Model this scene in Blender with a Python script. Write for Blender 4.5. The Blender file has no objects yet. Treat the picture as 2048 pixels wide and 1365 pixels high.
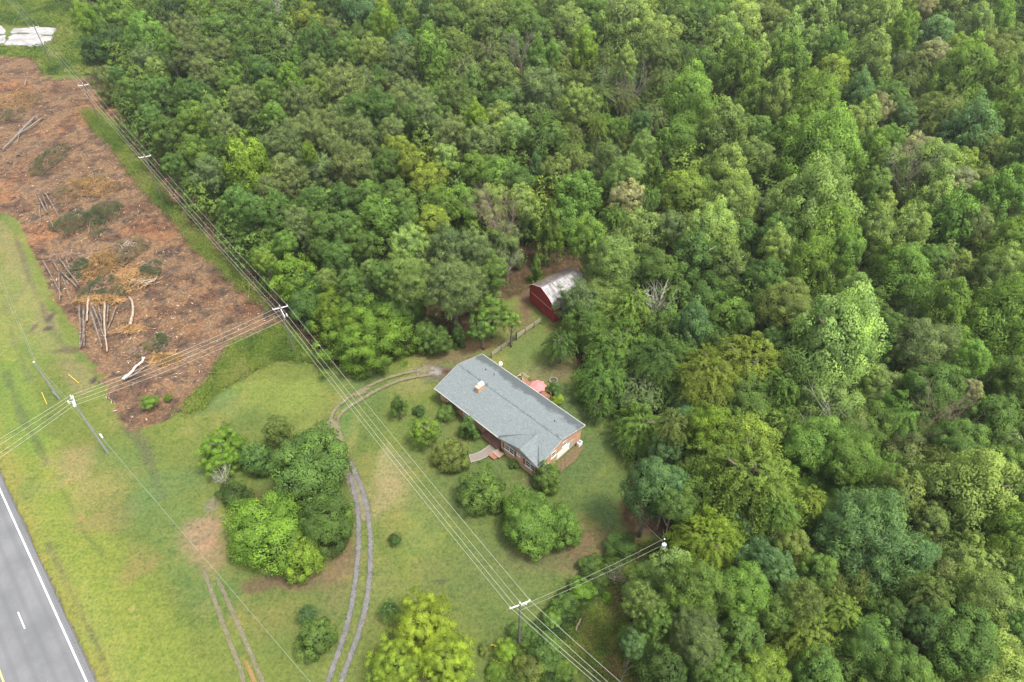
import bpy, math, random
import numpy as np
from mathutils import Vector
R = math.radians
SC = bpy.context.scene; C = SC.collection

# ------------------------------------------------------------------ camera, sky, sun
CH, CF, CP = 90.0, 1365.0, 44.0
cam = bpy.data.cameras.new('camera'); cam.sensor_width = 36; cam.lens = 36*CF/2048
cam.clip_start = 0.5; cam.clip_end = 6000
co = bpy.data.objects.new('camera', cam); C.objects.link(co)
co.location = (0, 0, CH); co.rotation_euler = (R(90-CP), 0, 0); SC.camera = co
SUN_EL, SUN_AZ = 67.0, 124.0            # azimuth from +Y (away from camera) towards +X
w = bpy.data.worlds.new('World'); SC.world = w; w.use_nodes = True
nt = w.node_tree; bg = nt.nodes['Background']
sky = nt.nodes.new('ShaderNodeTexSky'); sky.sky_type = 'NISHITA'; sky.sun_disc = False
sky.sun_elevation = R(SUN_EL); sky.sun_rotation = R(SUN_AZ); sky.dust_density = 4; sky.ozone_density = 1
hs = nt.nodes.new('ShaderNodeHueSaturation'); hs.inputs['Saturation'].default_value = 0.35
nt.links.new(sky.outputs[0], hs.inputs['Color']); nt.links.new(hs.outputs[0], bg.inputs[0]); bg.inputs[1].default_value = 0.15
sl = bpy.data.lights.new('sun', 'SUN'); sl.energy = 2.1; sl.angle = R(12); sl.color = (1, .95, .86)
so = bpy.data.objects.new('sun', sl); C.objects.link(so)
sd = Vector((math.sin(R(SUN_AZ))*math.cos(R(SUN_EL)), math.cos(R(SUN_AZ))*math.cos(R(SUN_EL)), math.sin(R(SUN_EL))))
so.rotation_euler = sd.to_track_quat('Z', 'Y').to_euler(); so.location = (0, 0, 200)
SC.view_settings.view_transform = 'Standard'; SC.view_settings.look = 'None'
SC.view_settings.exposure = 1.17; SC.view_settings.gamma = 1
SC.cycles.max_bounces = 6; SC.cycles.diffuse_bounces = 3; SC.cycles.transmission_bounces = 3; SC.cycles.transparent_max_bounces = 6

_p = math.radians(CP)
FW = np.array([0, math.cos(_p), -math.sin(_p)]); UP = np.array([0, math.sin(_p), math.cos(_p)]); RT = np.array([1., 0, 0])
def at(u, v, z=0.0):
    d = FW + RT*(u-1024)/CF + UP*(682.5-v)/CF
    return np.array([0, 0, CH]) + d*((z-CH)/d[2])
def proj(P):
    d = np.array(P, float) - np.array([0, 0, CH]); k = d@FW
    return 1024+CF*(d@RT)/k, 682.5-CF*(d@UP)/k, k

# ------------------------------------------------------------------ helpers
def lin(r, g, b):
    f = lambda c: (c/255/12.92) if c/255 <= .04045 else ((c/255+.055)/1.055)**2.4
    return (f(r), f(g), f(b), 1)
def tag(o, label=None, cat=None, group=None, kind=None):
    if label: o['label'] = label
    if cat: o['category'] = cat
    if group: o['group'] = group
    if kind: o['kind'] = kind
    return o
def empty(name, loc=(0, 0, 0), rz=0):
    o = bpy.data.objects.new(name, None); C.objects.link(o); o.location = loc; o.rotation_euler = (0, 0, rz)
    o.empty_display_size = .2
    return o
class MB:
    def __init__(s): s.v = []; s.f = []
    def add(s, vs, fs):
        b = len(s.v); s.v += [tuple(map(float, p)) for p in vs]; s.f += [tuple(b+i for i in f) for f in fs]; return s
    def box(s, x0, y0, z0, x1, y1, z1):
        v = [(x0,y0,z0),(x1,y0,z0),(x1,y1,z0),(x0,y1,z0),(x0,y0,z1),(x1,y0,z1),(x1,y1,z1),(x0,y1,z1)]
        return s.add(v, [(0,3,2,1),(4,5,6,7),(0,1,5,4),(1,2,6,5),(2,3,7,6),(3,0,4,7)])
    def tube(s, pts, rad, n=6, cap=True):
        pts = [np.array(p, float) for p in pts]; m = len(pts)
        if not hasattr(rad, '__len__'): rad = [rad]*m
        vs = []
        for i, p in enumerate(pts):
            t = pts[min(i+1, m-1)]-pts[max(i-1, 0)]; t = t/(np.linalg.norm(t)+1e-9)
            a = np.array([0, 0, 1.]) if abs(t[2]) < .9 else np.array([1., 0, 0])
            e = np.cross(t, a); e /= np.linalg.norm(e); g = np.cross(t, e)
            for k in range(n):
                q = 2*math.pi*k/n; vs.append(p+rad[i]*(e*math.cos(q)+g*math.sin(q)))
        fs = [(i*n+k, i*n+(k+1) % n, (i+1)*n+(k+1) % n, (i+1)*n+k) for i in range(m-1) for k in range(n)]
        if cap: fs += [tuple(range(n))[::-1], tuple((m-1)*n+k for k in range(n))]
        return s.add(vs, fs)
    def prism(s, poly, z0, z1):
        n = len(poly); v = [(p[0], p[1], z0) for p in poly]+[(p[0], p[1], z1) for p in poly]
        return s.add(v, [tuple(range(n))[::-1], tuple(range(n, 2*n))]+[(i, (i+1) % n, n+(i+1) % n, n+i) for i in range(n)])
    def slab(s, quad, th):
        q = [np.array(p, float) for p in quad]; n = np.cross(q[1]-q[0], q[2]-q[0]); n /= np.linalg.norm(n)
        if n[2] < 0: n = -n
        m = len(q); v = [p for p in q]+[p-n*th for p in q]
        return s.add(v, [tuple(range(m)), tuple(range(m, 2*m))[::-1]]+[(i, m+i, m+(i+1) % m, (i+1) % m) for i in range(m)])
    def mesh(s, name, smooth=False):
        me = bpy.data.meshes.new(name); me.from_pydata(s.v, [], s.f); me.update()
        if smooth: me.polygons.foreach_set('use_smooth', [True]*len(me.polygons))
        return me
    def build(s, name, mat, parent=None, smooth=False, color=None):
        return link(s.mesh(name, smooth), name, mat, parent, color)
def link(me, name, mat, parent=None, color=None):
    if mat and not me.materials: me.materials.append(mat)
    o = bpy.data.objects.new(name, me); C.objects.link(o)
    if parent: o.parent = parent
    if color: o.color = color
    return o
def quadmesh(name, V, F, tint=None, attr='tint', SN=None):
    if SN is not None:
        Q = V.reshape(-1, 4, 3); gn = np.cross(Q[:, 1]-Q[:, 0], Q[:, 2]-Q[:, 0]); fl = (gn*SN).sum(1) < 0; Q[fl] = Q[fl][:, [0, 3, 2, 1]]; V = Q.reshape(-1, 3)
    me = bpy.data.meshes.new(name); nv, nf, k = len(V), len(F), F.shape[1]
    me.vertices.add(nv); me.vertices.foreach_set('co', np.asarray(V, np.float32).ravel())
    me.loops.add(nf*k); me.loops.foreach_set('vertex_index', F.astype(np.int32).ravel())
    me.polygons.add(nf); me.polygons.foreach_set('loop_start', np.arange(0, nf*k, k, dtype=np.int32))
    me.update(calc_edges=True)
    if tint is not None:
        a = me.attributes.new(attr, 'FLOAT', 'FACE'); a.data.foreach_set('value', np.asarray(tint, np.float32))
    if SN is not None:
        me.polygons.foreach_set('use_smooth', [True]*nf); me.normals_split_custom_set_from_vertices(np.repeat(SN, 4, axis=0).astype(np.float32))
    return me

# ------------------------------------------------------------------ materials
def newmat(name, rough=.8, spec=.25):
    m = bpy.data.materials.new(name); m.use_nodes = True; n = m.node_tree.nodes; b = n['Principled BSDF']
    b.inputs['Roughness'].default_value = rough; b.inputs['Specular IOR Level'].default_value = spec
    return m, m.node_tree, b
def nd(t, ty, **kw):
    n = t.nodes.new(ty)
    for k, v in kw.items(): setattr(n, k, v)
    return n
def noise(t, scale, detail=3, rough=.55, co=None, dist=0):
    n = nd(t, 'ShaderNodeTexNoise'); n.inputs['Scale'].default_value = scale; n.inputs['Detail'].default_value = detail
    n.inputs['Roughness'].default_value = rough; n.inputs['Distortion'].default_value = dist
    if co is None: co = nd(t, 'ShaderNodeNewGeometry').outputs['Position']
    t.links.new(co, n.inputs['Vector']); return n.outputs['Fac']
def ramp(t, fac, stops):
    r = nd(t, 'ShaderNodeValToRGB'); e = r.color_ramp.elements
    while len(e) < len(stops): e.new(.5)
    for i, (p, c) in enumerate(stops): e[i].position = p; e[i].color = c if len(c) == 4 else (*c, 1)
    t.links.new(fac, r.inputs[0]); return r.outputs[0]
def mix(t, fac, a, b, mode='MIX'):
    m = nd(t, 'ShaderNodeMix', data_type='RGBA', blend_type=mode)
    for sock, v in ((m.inputs[0], fac), (m.inputs[6], a), (m.inputs[7], b)):
        if isinstance(v, (int, float)): sock.default_value = v
        elif isinstance(v, tuple): sock.default_value = v if len(v) == 4 else (*v, 1)
        else: t.links.new(v, sock)
    return m.outputs[2]
def mth(t, op, a, b=None, c=None, clamp=False):
    m = nd(t, 'ShaderNodeMath', operation=op, use_clamp=clamp)
    for i, v in enumerate((a, b, c)):
        if v is None: continue
        if isinstance(v, (int, float)): m.inputs[i].default_value = v
        else: t.links.new(v, m.inputs[i])
    return m.outputs[0]
def maprange(t, v, a, b, c=0, d=1):
    m = nd(t, 'ShaderNodeMapRange', interpolation_type='SMOOTHSTEP'); t.links.new(v, m.inputs[0])
    for i, x in enumerate((a, b, c, d)): m.inputs[i+1].default_value = x
    return m.outputs[0]
def bump(t, b, h, strength, dist):
    n = nd(t, 'ShaderNodeBump'); n.inputs['Strength'].default_value = strength; n.inputs['Distance'].default_value = dist
    t.links.new(h, n.inputs['Height']); t.links.new(n.outputs[0], b.inputs['Normal'])
def simple(name, c1, c2, scale=3, rough=.8, bstr=0, spec=.25, metal=0, objco=False):
    m, t, b = newmat(name, rough, spec); b.inputs['Metallic'].default_value = metal
    co = nd(t, 'ShaderNodeTexCoord').outputs['Object'] if objco else None
    f = noise(t, scale, 5, .6, co); t.links.new(ramp(t, f, [(.3, c1), (.7, c2)]), b.inputs['Base Color'])
    if bstr: bump(t, b, noise(t, scale*6, 3, .6, co), bstr, .05)
    return m

def leaf_material():
    m, t, b = newmat('leaf', .6, .12)
    oi = nd(t, 'ShaderNodeObjectInfo'); at_ = nd(t, 'ShaderNodeAttribute', attribute_name='tint')
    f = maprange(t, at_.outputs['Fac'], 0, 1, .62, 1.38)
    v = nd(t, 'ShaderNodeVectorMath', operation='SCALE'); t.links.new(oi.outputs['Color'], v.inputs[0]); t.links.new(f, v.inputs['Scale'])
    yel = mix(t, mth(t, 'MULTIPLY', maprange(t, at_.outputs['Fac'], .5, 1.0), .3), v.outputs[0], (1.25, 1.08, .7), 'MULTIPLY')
    big = noise(t, .35, 2)
    col = mix(t, maprange(t, big, .35, .7), mix(t, 1.0, yel, (.93, .93, 1.0), 'MULTIPLY'), mix(t, 1.0, yel, (1.08, 1.06, .95), 'MULTIPLY'))
    t.links.new(col, b.inputs['Base Color'])
    tr = nd(t, 'ShaderNodeBsdfTranslucent'); t.links.new(mix(t, 1.0, col, (1.15, 1.2, .6), 'MULTIPLY'), tr.inputs['Color'])
    ms = nd(t, 'ShaderNodeMixShader'); ms.inputs[0].default_value = .42
    t.links.new(b.outputs[0], ms.inputs[1]); t.links.new(tr.outputs[0], ms.inputs[2])
    t.links.new(ms.outputs[0], t.nodes['Material Output'].inputs['Surface'])
    return m
LEAF = leaf_material()
def stuff_material():
    # same leaf, but its colour varies over the mass by a face attribute
    m, t, b = newmat('mass_leaf', .6, .12)
    at_ = nd(t, 'ShaderNodeAttribute', attribute_name='tint'); hue = nd(t, 'ShaderNodeAttribute', attribute_name='hue')
    base = ramp(t, hue.outputs['Fac'], [(0, (.03, .06, .018)), (.3, (.07, .125, .028)), (.55, (.125, .2, .036)), (.8, (.21, .28, .045)), (1, (.28, .27, .10))])
    v = nd(t, 'ShaderNodeVectorMath', operation='SCALE'); t.links.new(base, v.inputs[0]); t.links.new(maprange(t, at_.outputs['Fac'], 0, 1, .6, 1.4), v.inputs['Scale'])
    t.links.new(v.outputs[0], b.inputs['Base Color'])
    tr = nd(t, 'ShaderNodeBsdfTranslucent'); t.links.new(v.outputs[0], tr.inputs['Color'])
    ms = nd(t, 'ShaderNodeMixShader'); ms.inputs[0].default_value = .3
    t.links.new(b.outputs[0], ms.inputs[1]); t.links.new(tr.outputs[0], ms.inputs[2])
    t.links.new(ms.outputs[0], t.nodes['Material Output'].inputs['Surface'])
    return m
MASS = stuff_material()
BARK = simple('bark', (.09, .07, .05), (.2, .17, .13), 2, .9)
PALEBARK = simple('pale_bark', (.35, .32, .27), (.6, .57, .5), 2, .85)
DEADWOOD = simple('dead_wood', (.16, .13, .11), (.32, .27, .23), 1.5, .9)
PINKWOOD = simple('dry_twigs', (.2, .14, .11), (.36, .26, .21), 1.5, .9)
POLEWOOD = simple('pole_wood', (.10, .09, .08), (.17, .155, .14), 4, .9)
GREYWOOD = simple('grey_pole_wood', (.2, .2, .19), (.3, .3, .285), 4, .9)
WHITE = simple('white_paint', (.72, .72, .7), (.82, .82, .8), 4, .5)
ARM = simple('pale_arm', (.62, .6, .6), (.8, .78, .77), 4, .6)
WIRE = simple('bright_wire', (.36, .37, .33), (.46, .47, .43), 1, .5)
DARKWIRE = simple('grey_cable', (.16, .2, .13), (.22, .26, .18), 1, .6)

# ------------------------------------------------------------------ ground paint (real base colours of the ground)
rng = np.random.default_rng(7)
def vnoise(x, y, cell, seed):
    r = np.random.default_rng(seed); G = r.random((257, 257))
    fx, fy = x/cell+1000, y/cell+1000; ix, iy = np.floor(fx).astype(int), np.floor(fy).astype(int)
    a, b = fx-ix, fy-iy; a = a*a*(3-2*a); b = b*b*(3-2*b)
    g = lambda i, j: G[i % 257, j % 257]
    return (g(ix, iy)*(1-a)+g(ix+1, iy)*a)*(1-b)+(g(ix, iy+1)*(1-a)+g(ix+1, iy+1)*a)*b
def fbm(x, y, cell, seed): return (vnoise(x, y, cell, seed)*.55+vnoise(x, y, cell/2.3, seed+1)*.3+vnoise(x, y, cell/5.1, seed+2)*.15)
def W(pts, z=0): return np.array([at(u, v, z)[:2] for u, v in pts])
def inpoly(x, y, P):
    c = np.zeros(x.shape, bool); n = len(P)
    for i in range(n):
        x0, y0 = P[i]; x1, y1 = P[(i+1) % n]
        if y0 == y1: continue
        m = (y0 > y) != (y1 > y); c ^= m & (x < (x1-x0)*(y-y0)/(y1-y0)+x0)
    return c
def segdist(x, y, P, closed=False):
    d = np.full(x.shape, 1e9); n = len(P)
    for i in range(n if closed else n-1):
        a, b = P[i], P[(i+1) % n]; ab = b-a; L = (ab@ab)+1e-9
        t = np.clip(((x-a[0])*ab[0]+(y-a[1])*ab[1])/L, 0, 1)
        d = np.minimum(d, np.hypot(x-a[0]-t*ab[0], y-a[1]-t*ab[1]))
    return d
def sdf(x, y, P):
    d = segdist(x, y, P, True); return np.where(inpoly(x, y, P), d, -d)
SOIL = W([(-260,95),(0,113),(75,117),(88,150),(130,157),(205,150),(240,240),(300,318),(365,372),(425,448),(505,545),(560,640),(590,670),(575,665),(520,688),(460,712),(432,748),(388,790),(372,818),(300,850),(272,866),(238,845),(212,800),(192,745),(170,700),(128,640),(95,580),(70,520),(52,470),(30,440),(0,428),(-120,400),(-300,330)])
FOREST = W([(140,-12),(178,90),(205,150),(240,238),(290,318),(350,400),(410,470),(480,560),(560,630),(610,690),(640,722),(700,740),(830,704),(930,690),(985,655),(1010,600),(1048,590),(1052,560),(1140,545),(1160,600),(1135,690),(1150,735),(1195,765),(1235,850),(1262,925),(1240,1000),(1262,1060),(1345,1075),(1310,1150),(1262,1180),(1250,1260),(1290,1365),(1300,1500),(2700,1500),(3800,-12)])
WEED1 = W([(165,228),(205,228),(240,262),(262,300),(305,355),(350,415),(400,470),(462,530),(520,588),(556,640),(540,622),(500,600),(455,560),(420,520),(385,500),(368,470),(345,440),(300,395),(270,360),(228,300),(185,258)])
WEED2 = W([(470,690),(520,680),(560,655),(600,690),(640,725),(600,722),(560,715),(500,745),(450,772),(400,818),(368,826),(385,800),(430,765),(440,735)])
WEED3 = W([(1262,1075),(1235,1085),(1180,1140),(1120,1190),(1080,1245),(1020,1290),(985,1330),(960,1420),(1160,1420),(1130,1340),(1110,1290),(1150,1240),(1200,1190),(1245,1130)])
WEED4 = W([(-40,-14),(160,-14),(190,60),(190,150),(90,148),(75,116),(-40,104)])
def axis(a, b, fine, lo, hi, far):
    m = list(np.arange(a, b+fine, fine)); s = fine
    x = m[-1]
    while x < hi: s *= 1.06; x += s; m.append(x)
    s = fine; x = a; pre = []
    while x > lo: s *= 1.06; x -= s; pre.append(x)
    return np.array([-far]+pre[::-1]+m+[far])
gx = axis(-118, 62, .42, -330, 330, 2500); gy = axis(28, 150, .42, -120, 620, 2500)
X, Y = np.meshgrid(gx, gy)
x, y = X.ravel(), Y.ravel()
def jag(amp, cell, seed): return (fbm(x, y, cell, seed)-.5)*2*amp
col = np.zeros((len(x), 3)); 
g1 = np.array([.135, .175, .035]); g2 = np.array([.085, .135, .034]); g3 = np.array([.20, .20, .055])
n1 = fbm(x, y, 14, 20)[:, None]; n2 = fbm(x, y, 6, 30)[:, None]
sm = lambda v, a, b: np.clip((v-a)/(b-a), 0, 1)**2*(3-2*np.clip((v-a)/(b-a), 0, 1))
col += g1; k = sm(n1, .4, .75)*.6; col = col*(1-k)+g2*k; k = sm(n2, .55, .8)*.6; col = col*(1-k)+g3*k
def blob(u, v, rx, ry, c, s):
    global col
    p = at(u, v); q = at(u+rx, v); a = abs(q[0]-p[0]); r2 = at(u, v-ry); b = abs(r2[1]-p[1])
    d = np.hypot((x-p[0])/a, (y-p[1])/b)+jag(.55, 3.0, 50)
    k = (s*(1-sm(d, .35, 1.15)))[:, None]; col = col*(1-k)+np.array(c)*k
def strip(pts, wid, c, s, soft=1.0, ja=.6):
    global col
    d = segdist(x, y, W(pts))+jag(ja*wid, 4, 60)
    k = (s*(1-sm(d, wid*(1-soft*.5), wid*(1+soft*.5))))[:, None]; col = col*(1-k)+np.array(c)*k
TAN = (.27, .22, .09); YEL = (.185, .235, .045); BRT = (.15, .225, .045); DRK = (.065, .115, .03); BRN = (.16, .115, .06); BLU = (.10, .17, .06); PINK = (.30, .2, .12)
# verge beside the road
strip([(-40,850),(60,1010),(150,1200),(230,1400)], 5, (.23,.23,.05), .75)
strip([(0,600),(60,900),(110,1040),(210,1250),(300,1400)], 2.6, YEL, .8)
strip([(70,900),(150,1060),(230,1160),(330,1300),(370,1400)], 3.0, (.17,.22,.035), .7)
strip([(30,540),(55,640),(80,700)], 3, BRT, .8)
strip([(0,740),(30,830),(60,880)], 3.0, (.12,.2,.035), .6)
strip([(12,745),(38,820),(66,872),(90,925)], .5, (.075,.09,.045), .5, .9, 1.3)
strip([(120,975),(145,1020),(165,1062),(205,1108)], .3, (.07,.11,.03), .5, .8, .9)
strip([(95,1085),(135,1170),(165,1235),(200,1300),(215,1365)], .28, (.13,.115,.055), .6, .8, .9)
strip([(215,900),(300,960),(380,1100),(430,1170)], 3.2, (.11,.17,.045), .5)
strip([(0,445),(30,520),(60,600),(110,690),(170,770)], 1.6, (.22,.19,.08), .6, .9, 1.0)
strip([(-20,500),(20,580),(50,660),(75,700)], 2.2, (.21,.2,.07), .5, .9, .9)
strip([(30,470),(60,560),(95,640),(130,700)], .5, (.12,.1,.06), .6, .8, 1.2)
strip([(5,600),(30,690),(60,760)], .5, (.11,.12,.06), .5, .8, 1.2)
strip([(255,850),(290,900),(310,960),(320,990)], .9, (.10,.10,.05), .6, .8, 1.0)
for b_ in [(150,930,75,45,TAN,.6),(205,975,70,70,(.24,.22,.07),.6),(215,1030,60,40,(.2,.17,.06),.5),(265,1135,45,45,(.21,.17,.06),.6),(405,1065,55,50,PINK,.7),(430,1100,45,45,(.28,.19,.1),.6),
           (785,975,55,70,(.30,.25,.11),.75),(770,915,22,50,(.26,.25,.1),.7),(700,870,20,60,(.2,.22,.06),.6),(830,1030,60,40,(.21,.22,.05),.6),(850,1060,60,70,BRT,.45),(530,790,130,45,YEL,.55),(440,770,80,30,BRT,.5),(440,800,60,28,BLU,.5),(600,800,60,50,(.17,.23,.045),.5),
           (720,760,60,40,BLU,.35),(690,840,20,60,(.08,.17,.04),.6),(640,1155,60,35,BRN,.75),(590,1165,60,18,BRN,.8),(680,1150,45,60,(.17,.13,.06),.65),(690,1110,25,50,BRN,.7),(560,1230,80,60,(.2,.18,.05),.4),
           (880,1162,16,7,(.055,.045,.04),.97),(300,990,60,60,(.1,.17,.05),.5),(390,960,60,40,(.09,.15,.045),.5),(790,1180,80,60,(.13,.17,.045),.4),(1100,1120,110,28,BRN,.9),(1170,1080,70,55,(.15,.1,.055),.8),(1060,1100,60,20,(.1,.07,.04),.5),
           (1000,1150,120,60,(.12,.16,.04),.4),(1150,900,80,110,(.085,.14,.035),.6),(1210,1020,35,45,(.08,.15,.05),.6),(1060,750,35,22,(.24,.22,.08),.7),(1110,745,60,30,(.13,.10,.055),.8),(1000,725,40,20,(.2,.21,.05),.6),(1040,700,35,30,(.11,.17,.035),.6),
           (1150,790,50,50,(.1,.12,.04),.6),(880,745,45,22,(.12,.105,.08),.9),(855,742,32,10,(.34,.31,.25),.85),(892,742,10,6,(.10,.035,.02),.95),(820,770,50,22,(.2,.2,.07),.5),(900,715,60,16,(.16,.12,.06),.8),(950,690,60,16,(.19,.12,.06),.85),(1010,670,40,30,(.17,.17,.05),.7),(1040,620,30,50,(.16,.14,.05),.7),(1050,600,18,40,(.13,.075,.05),.8),
           (1250,1190,60,60,(.15,.08,.045),.8),(1290,1110,60,40,(.11,.06,.035),.9),(1200,1270,55,60,(.16,.15,.03),.8),(1240,1330,60,40,(.17,.085,.045),.85),(1180,1230,40,40,(.14,.15,.035),.6),(1290,1365,50,30,(.15,.06,.035),.9),(1060,970,40,40,(.14,.13,.055),.6),
           (420,1010,25,20,(.2,.17,.13),.6),(520,1170,50,20,(.13,.08,.05),.7),(15,640,60,120,(.2,.22,.06),.5),(100,700,60,60,(.13,.19,.04),.4),(60,20,70,22,(.17,.18,.05),.5),(130,80,25,12,(.22,.09,.05),.8),
           (95,656,10,5,(.07,.06,.05),.95),(100,633,6,14,(.08,.07,.05),.9),(66,655,8,12,(.09,.08,.06),.8),(140,700,50,8,(.09,.08,.05),.7),(186,760,8,10,(.06,.05,.04),.95),(205,740,30,6,(.12,.1,.06),.7),(40,580,12,60,(.15,.16,.06),.4),
           (60,965,30,40,(.1,.14,.05),.3),(160,1035,8,7,(.3,.2,.08),.8),(263,1216,7,6,(.36,.27,.1),.9),(272,1232,5,4,(.3,.25,.1),.8)]:
    blob(*b_)
soilv = sdf(x, y, SOIL)+jag(1.6, 5, 70)
weedv = np.maximum(sdf(x, y, WEED1), sdf(x, y, WEED2))+jag(1.2, 3, 80)
soilm = np.clip(.5+soilv/3.6, 0, 1)*(1-np.clip(.5+weedv/1.2, 0, 1)*.75)
forv = sdf(x, y, FOREST)+jag(2, 6, 90)
litm = np.clip(.5+forv/4, 0, 1)
for tu, tv, tw in [(520,1000,60),(640,1000,80),(1080,1080,75),(735,700,90),(600,1120,60),(960,1000,36),(855,1320,90),(447,930,40),(1160,720,70)]:
    p = at(tu, tv); rr = abs(at(tu+tw, tv)[0]-p[0]); litm = np.maximum(litm, .62*np.exp(-((x-p[0])**2+(y-p[1])**2)/(rr*rr)))
zz = -(vnoise(x, y, 22, 5)*.25+vnoise(x, y, 7, 6)*.12)-.02
dd = segdist(x, y, W([(12,745),(38,820),(66,872),(90,925),(125,985),(165,1062),(205,1108),(260,1190),(300,1290),(350,1400)])); zz -= .06*np.exp(-(dd/1.3)**2)
ds = np.clip(.5+soilv/1.4, 0, 1); zz -= ds*vnoise(x, y, 2.2, 8)*.35
ny, nx = X.shape
ii = np.arange((ny-1)*nx).reshape(ny-1, nx)[:, :-1].ravel()
Fq = np.stack([ii, ii+1, ii+nx+1, ii+nx], 1)
gme = quadmesh('ground', np.stack([x, y, zz], 1), Fq)
for q_ in [(1160,900,110,150,(.080,.128,.036),.75),(1030,830,200,120,(.095,.14,.04),.5),(900,960,140,110,(.095,.14,.04),.6),(980,1130,180,110,(.105,.145,.042),.6),(820,850,70,60,(.09,.15,.04),.4),(700,1250,120,120,(.13,.165,.045),.4),(1060,700,60,50,(.10,.15,.04),.4)]:
    blob(*q_)
col = col*np.array([.80, .76, .88]); ca = gme.attributes.new('gcol', 'FLOAT_COLOR', 'POINT'); ca.data.foreach_set('color', np.concatenate([col, np.ones((len(x), 1))], 1).astype(np.float32).ravel())
for nm, arr in (('soil', soilm), ('litter', litm)):
    a_ = gme.attributes.new(nm, 'FLOAT', 'POINT'); a_.data.foreach_set('value', arr.astype(np.float32))
gme.polygons.foreach_set('use_smooth', [True]*len(gme.polygons))
m, t, b = newmat('ground_cover', .95, .1)
A = lambda n, o='Fac': nd(t, 'ShaderNodeAttribute', attribute_name=n).outputs[o]
fine = noise(t, 2.6, 6, .75); tuft = noise(t, .55, 7, .72); mic = noise(t, 9, 2, .6)
gr = mix(t, 1.0, A('gcol', 'Color'), ramp(t, fine, [(.28, (.45, .52, .55)), (.5, (1, 1, 1)), (.74, (1.5, 1.4, 1.35))]), 'MULTIPLY')
gr = mix(t, maprange(t, tuft, .5, .68, 0, .7), gr, mix(t, 1.0, gr, (.6, .78, .78), 'MULTIPLY'))
mpg = nd(t, 'ShaderNodeMapping'); mpg.inputs['Rotation'].default_value = (0, 0, R(47)); mpg.inputs['Scale'].default_value = (.12, 1.5, 1); t.links.new(nd(t, 'ShaderNodeNewGeometry').outputs['Position'], mpg.inputs[0])
gr = mix(t, 1.0, gr, ramp(t, noise(t, 1.1, 5, .65, mpg.outputs[0]), [(.35, (.93, .95, .95)), (.5, (1, 1, 1)), (.66, (1.08, 1.05, 1.05))]), 'MULTIPLY')
gr = mix(t, maprange(t, noise(t, .28, 6, .7), .52, .68, 0, .5), gr, mix(t, 1.0, gr, (1.28, 1.08, 1.1), 'MULTIPLY'))
soilc = ramp(t, noise(t, .35, 7, .68, dist=.6), [(.26, (.04, .031, .027)), (.39, (.08, .057, .043)), (.47, (.13, .083, .055)), (.55, (.195, .112, .06)), (.63, (.135, .095, .066)), (.73, (.25, .175, .10))])
soilc = mix(t, 1.0, soilc, ramp(t, noise(t, 2.2, 6, .75), [(.3, (.38, .36, .38)), (.5, (1, 1, 1)), (.7, (1.8, 1.65, 1.5))]), 'MULTIPLY')
soilc = mix(t, maprange(t, noise(t, .05, 5, .6), .5, .66, 0, .6), soilc, mix(t, 1.0, soilc, (1.5, 1.05, .8), 'MULTIPLY'))
soilc = mix(t, maprange(t, noise(t, .14, 4, .6), .46, .62, 0, .7), soilc, mix(t, 1.0, soilc, (.5, .45, .52), 'MULTIPLY'))
litc = ramp(t, noise(t, 1.2, 5, .7), [(.3, (.025, .020, .011)), (.55, (.075, .048, .026)), (.75, (.15, .09, .05))])
soilc = mix(t, 1.0, soilc, (.90, .95, .94), 'MULTIPLY')
sm_ = maprange(t, mth(t, 'ADD', A('soil'), mth(t, 'MULTIPLY', mth(t, 'SUBTRACT', tuft, .5), 1.7)), .40, .62)
lm_ = maprange(t, mth(t, 'ADD', A('litter'), mth(t, 'MULTIPLY', mth(t, 'SUBTRACT', fine, .5), .9)), .4, .75)
c = mix(t, lm_, gr, litc); c = mix(t, sm_, c, soilc); t.links.new(c, b.inputs['Base Color'])
bump(t, b, mth(t, 'ADD', fine, mth(t, 'MULTIPLY', mic, .4)), .6, .25)
gr_o = link(gme, 'ground', m); tag(gr_o, kind='structure')

# ------------------------------------------------------------------ road
def offset(P, d):
    P = np.array(P, float); T = np.gradient(P, axis=0); T /= np.linalg.norm(T, axis=1)[:, None]
    return P+np.stack([T[:, 1], -T[:, 0]], 1)*d          # to the right of travel
e0, e1 = at(-2, 975)[:2], at(174, 1365)[:2]
dr = (e1-e0)/np.linalg.norm(e1-e0); nr = np.array([dr[1], -dr[0]])   # nr points to the road side?
if (nr@(at(0, 1300)[:2]-e1)) < 0: nr = -nr
def rp(s, q): p = e0+dr*s+nr*q; return (p[0], p[1])
S0, S1 = -420, 220
def rstrip(name, mat, q0, q1, z, s0=S0, s1=S1, n=1, thick=.0, parent=None):
    mb = MB(); 
    for i in range(n):
        a = s0+(s1-s0)*i/n; b_ = s0+(s1-s0)*(i+1)/n
        mb.add([(*rp(a, q0), z), (*rp(b_, q0), z), (*rp(b_, q1), z), (*rp(a, q1), z)], [(0, 1, 2, 3)])
    return mb
m, t, b = newmat('asphalt', .85, .2)
cb = ramp(t, noise(t, .25, 4), [(.35, (.125, .128, .133)), (.65, (.16, .163, .168))])
cb = mix(t, 1.0, cb, ramp(t, noise(t, 14, 3, .7), [(.3, (.82, .82, .82)), (.7, (1.16, 1.16, 1.16))]), 'MULTIPLY')
cb = mix(t, maprange(t, noise(t, .6, 5, .7), .6, .75, 0, .25), cb, (.15, .155, .165)); dp = nd(t, 'ShaderNodeVectorMath', operation='DOT_PRODUCT'); t.links.new(nd(t, 'ShaderNodeNewGeometry').outputs['Position'], dp.inputs[0]); dp.inputs[1].default_value = (float(nr[0]), float(nr[1]), 0)
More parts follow.
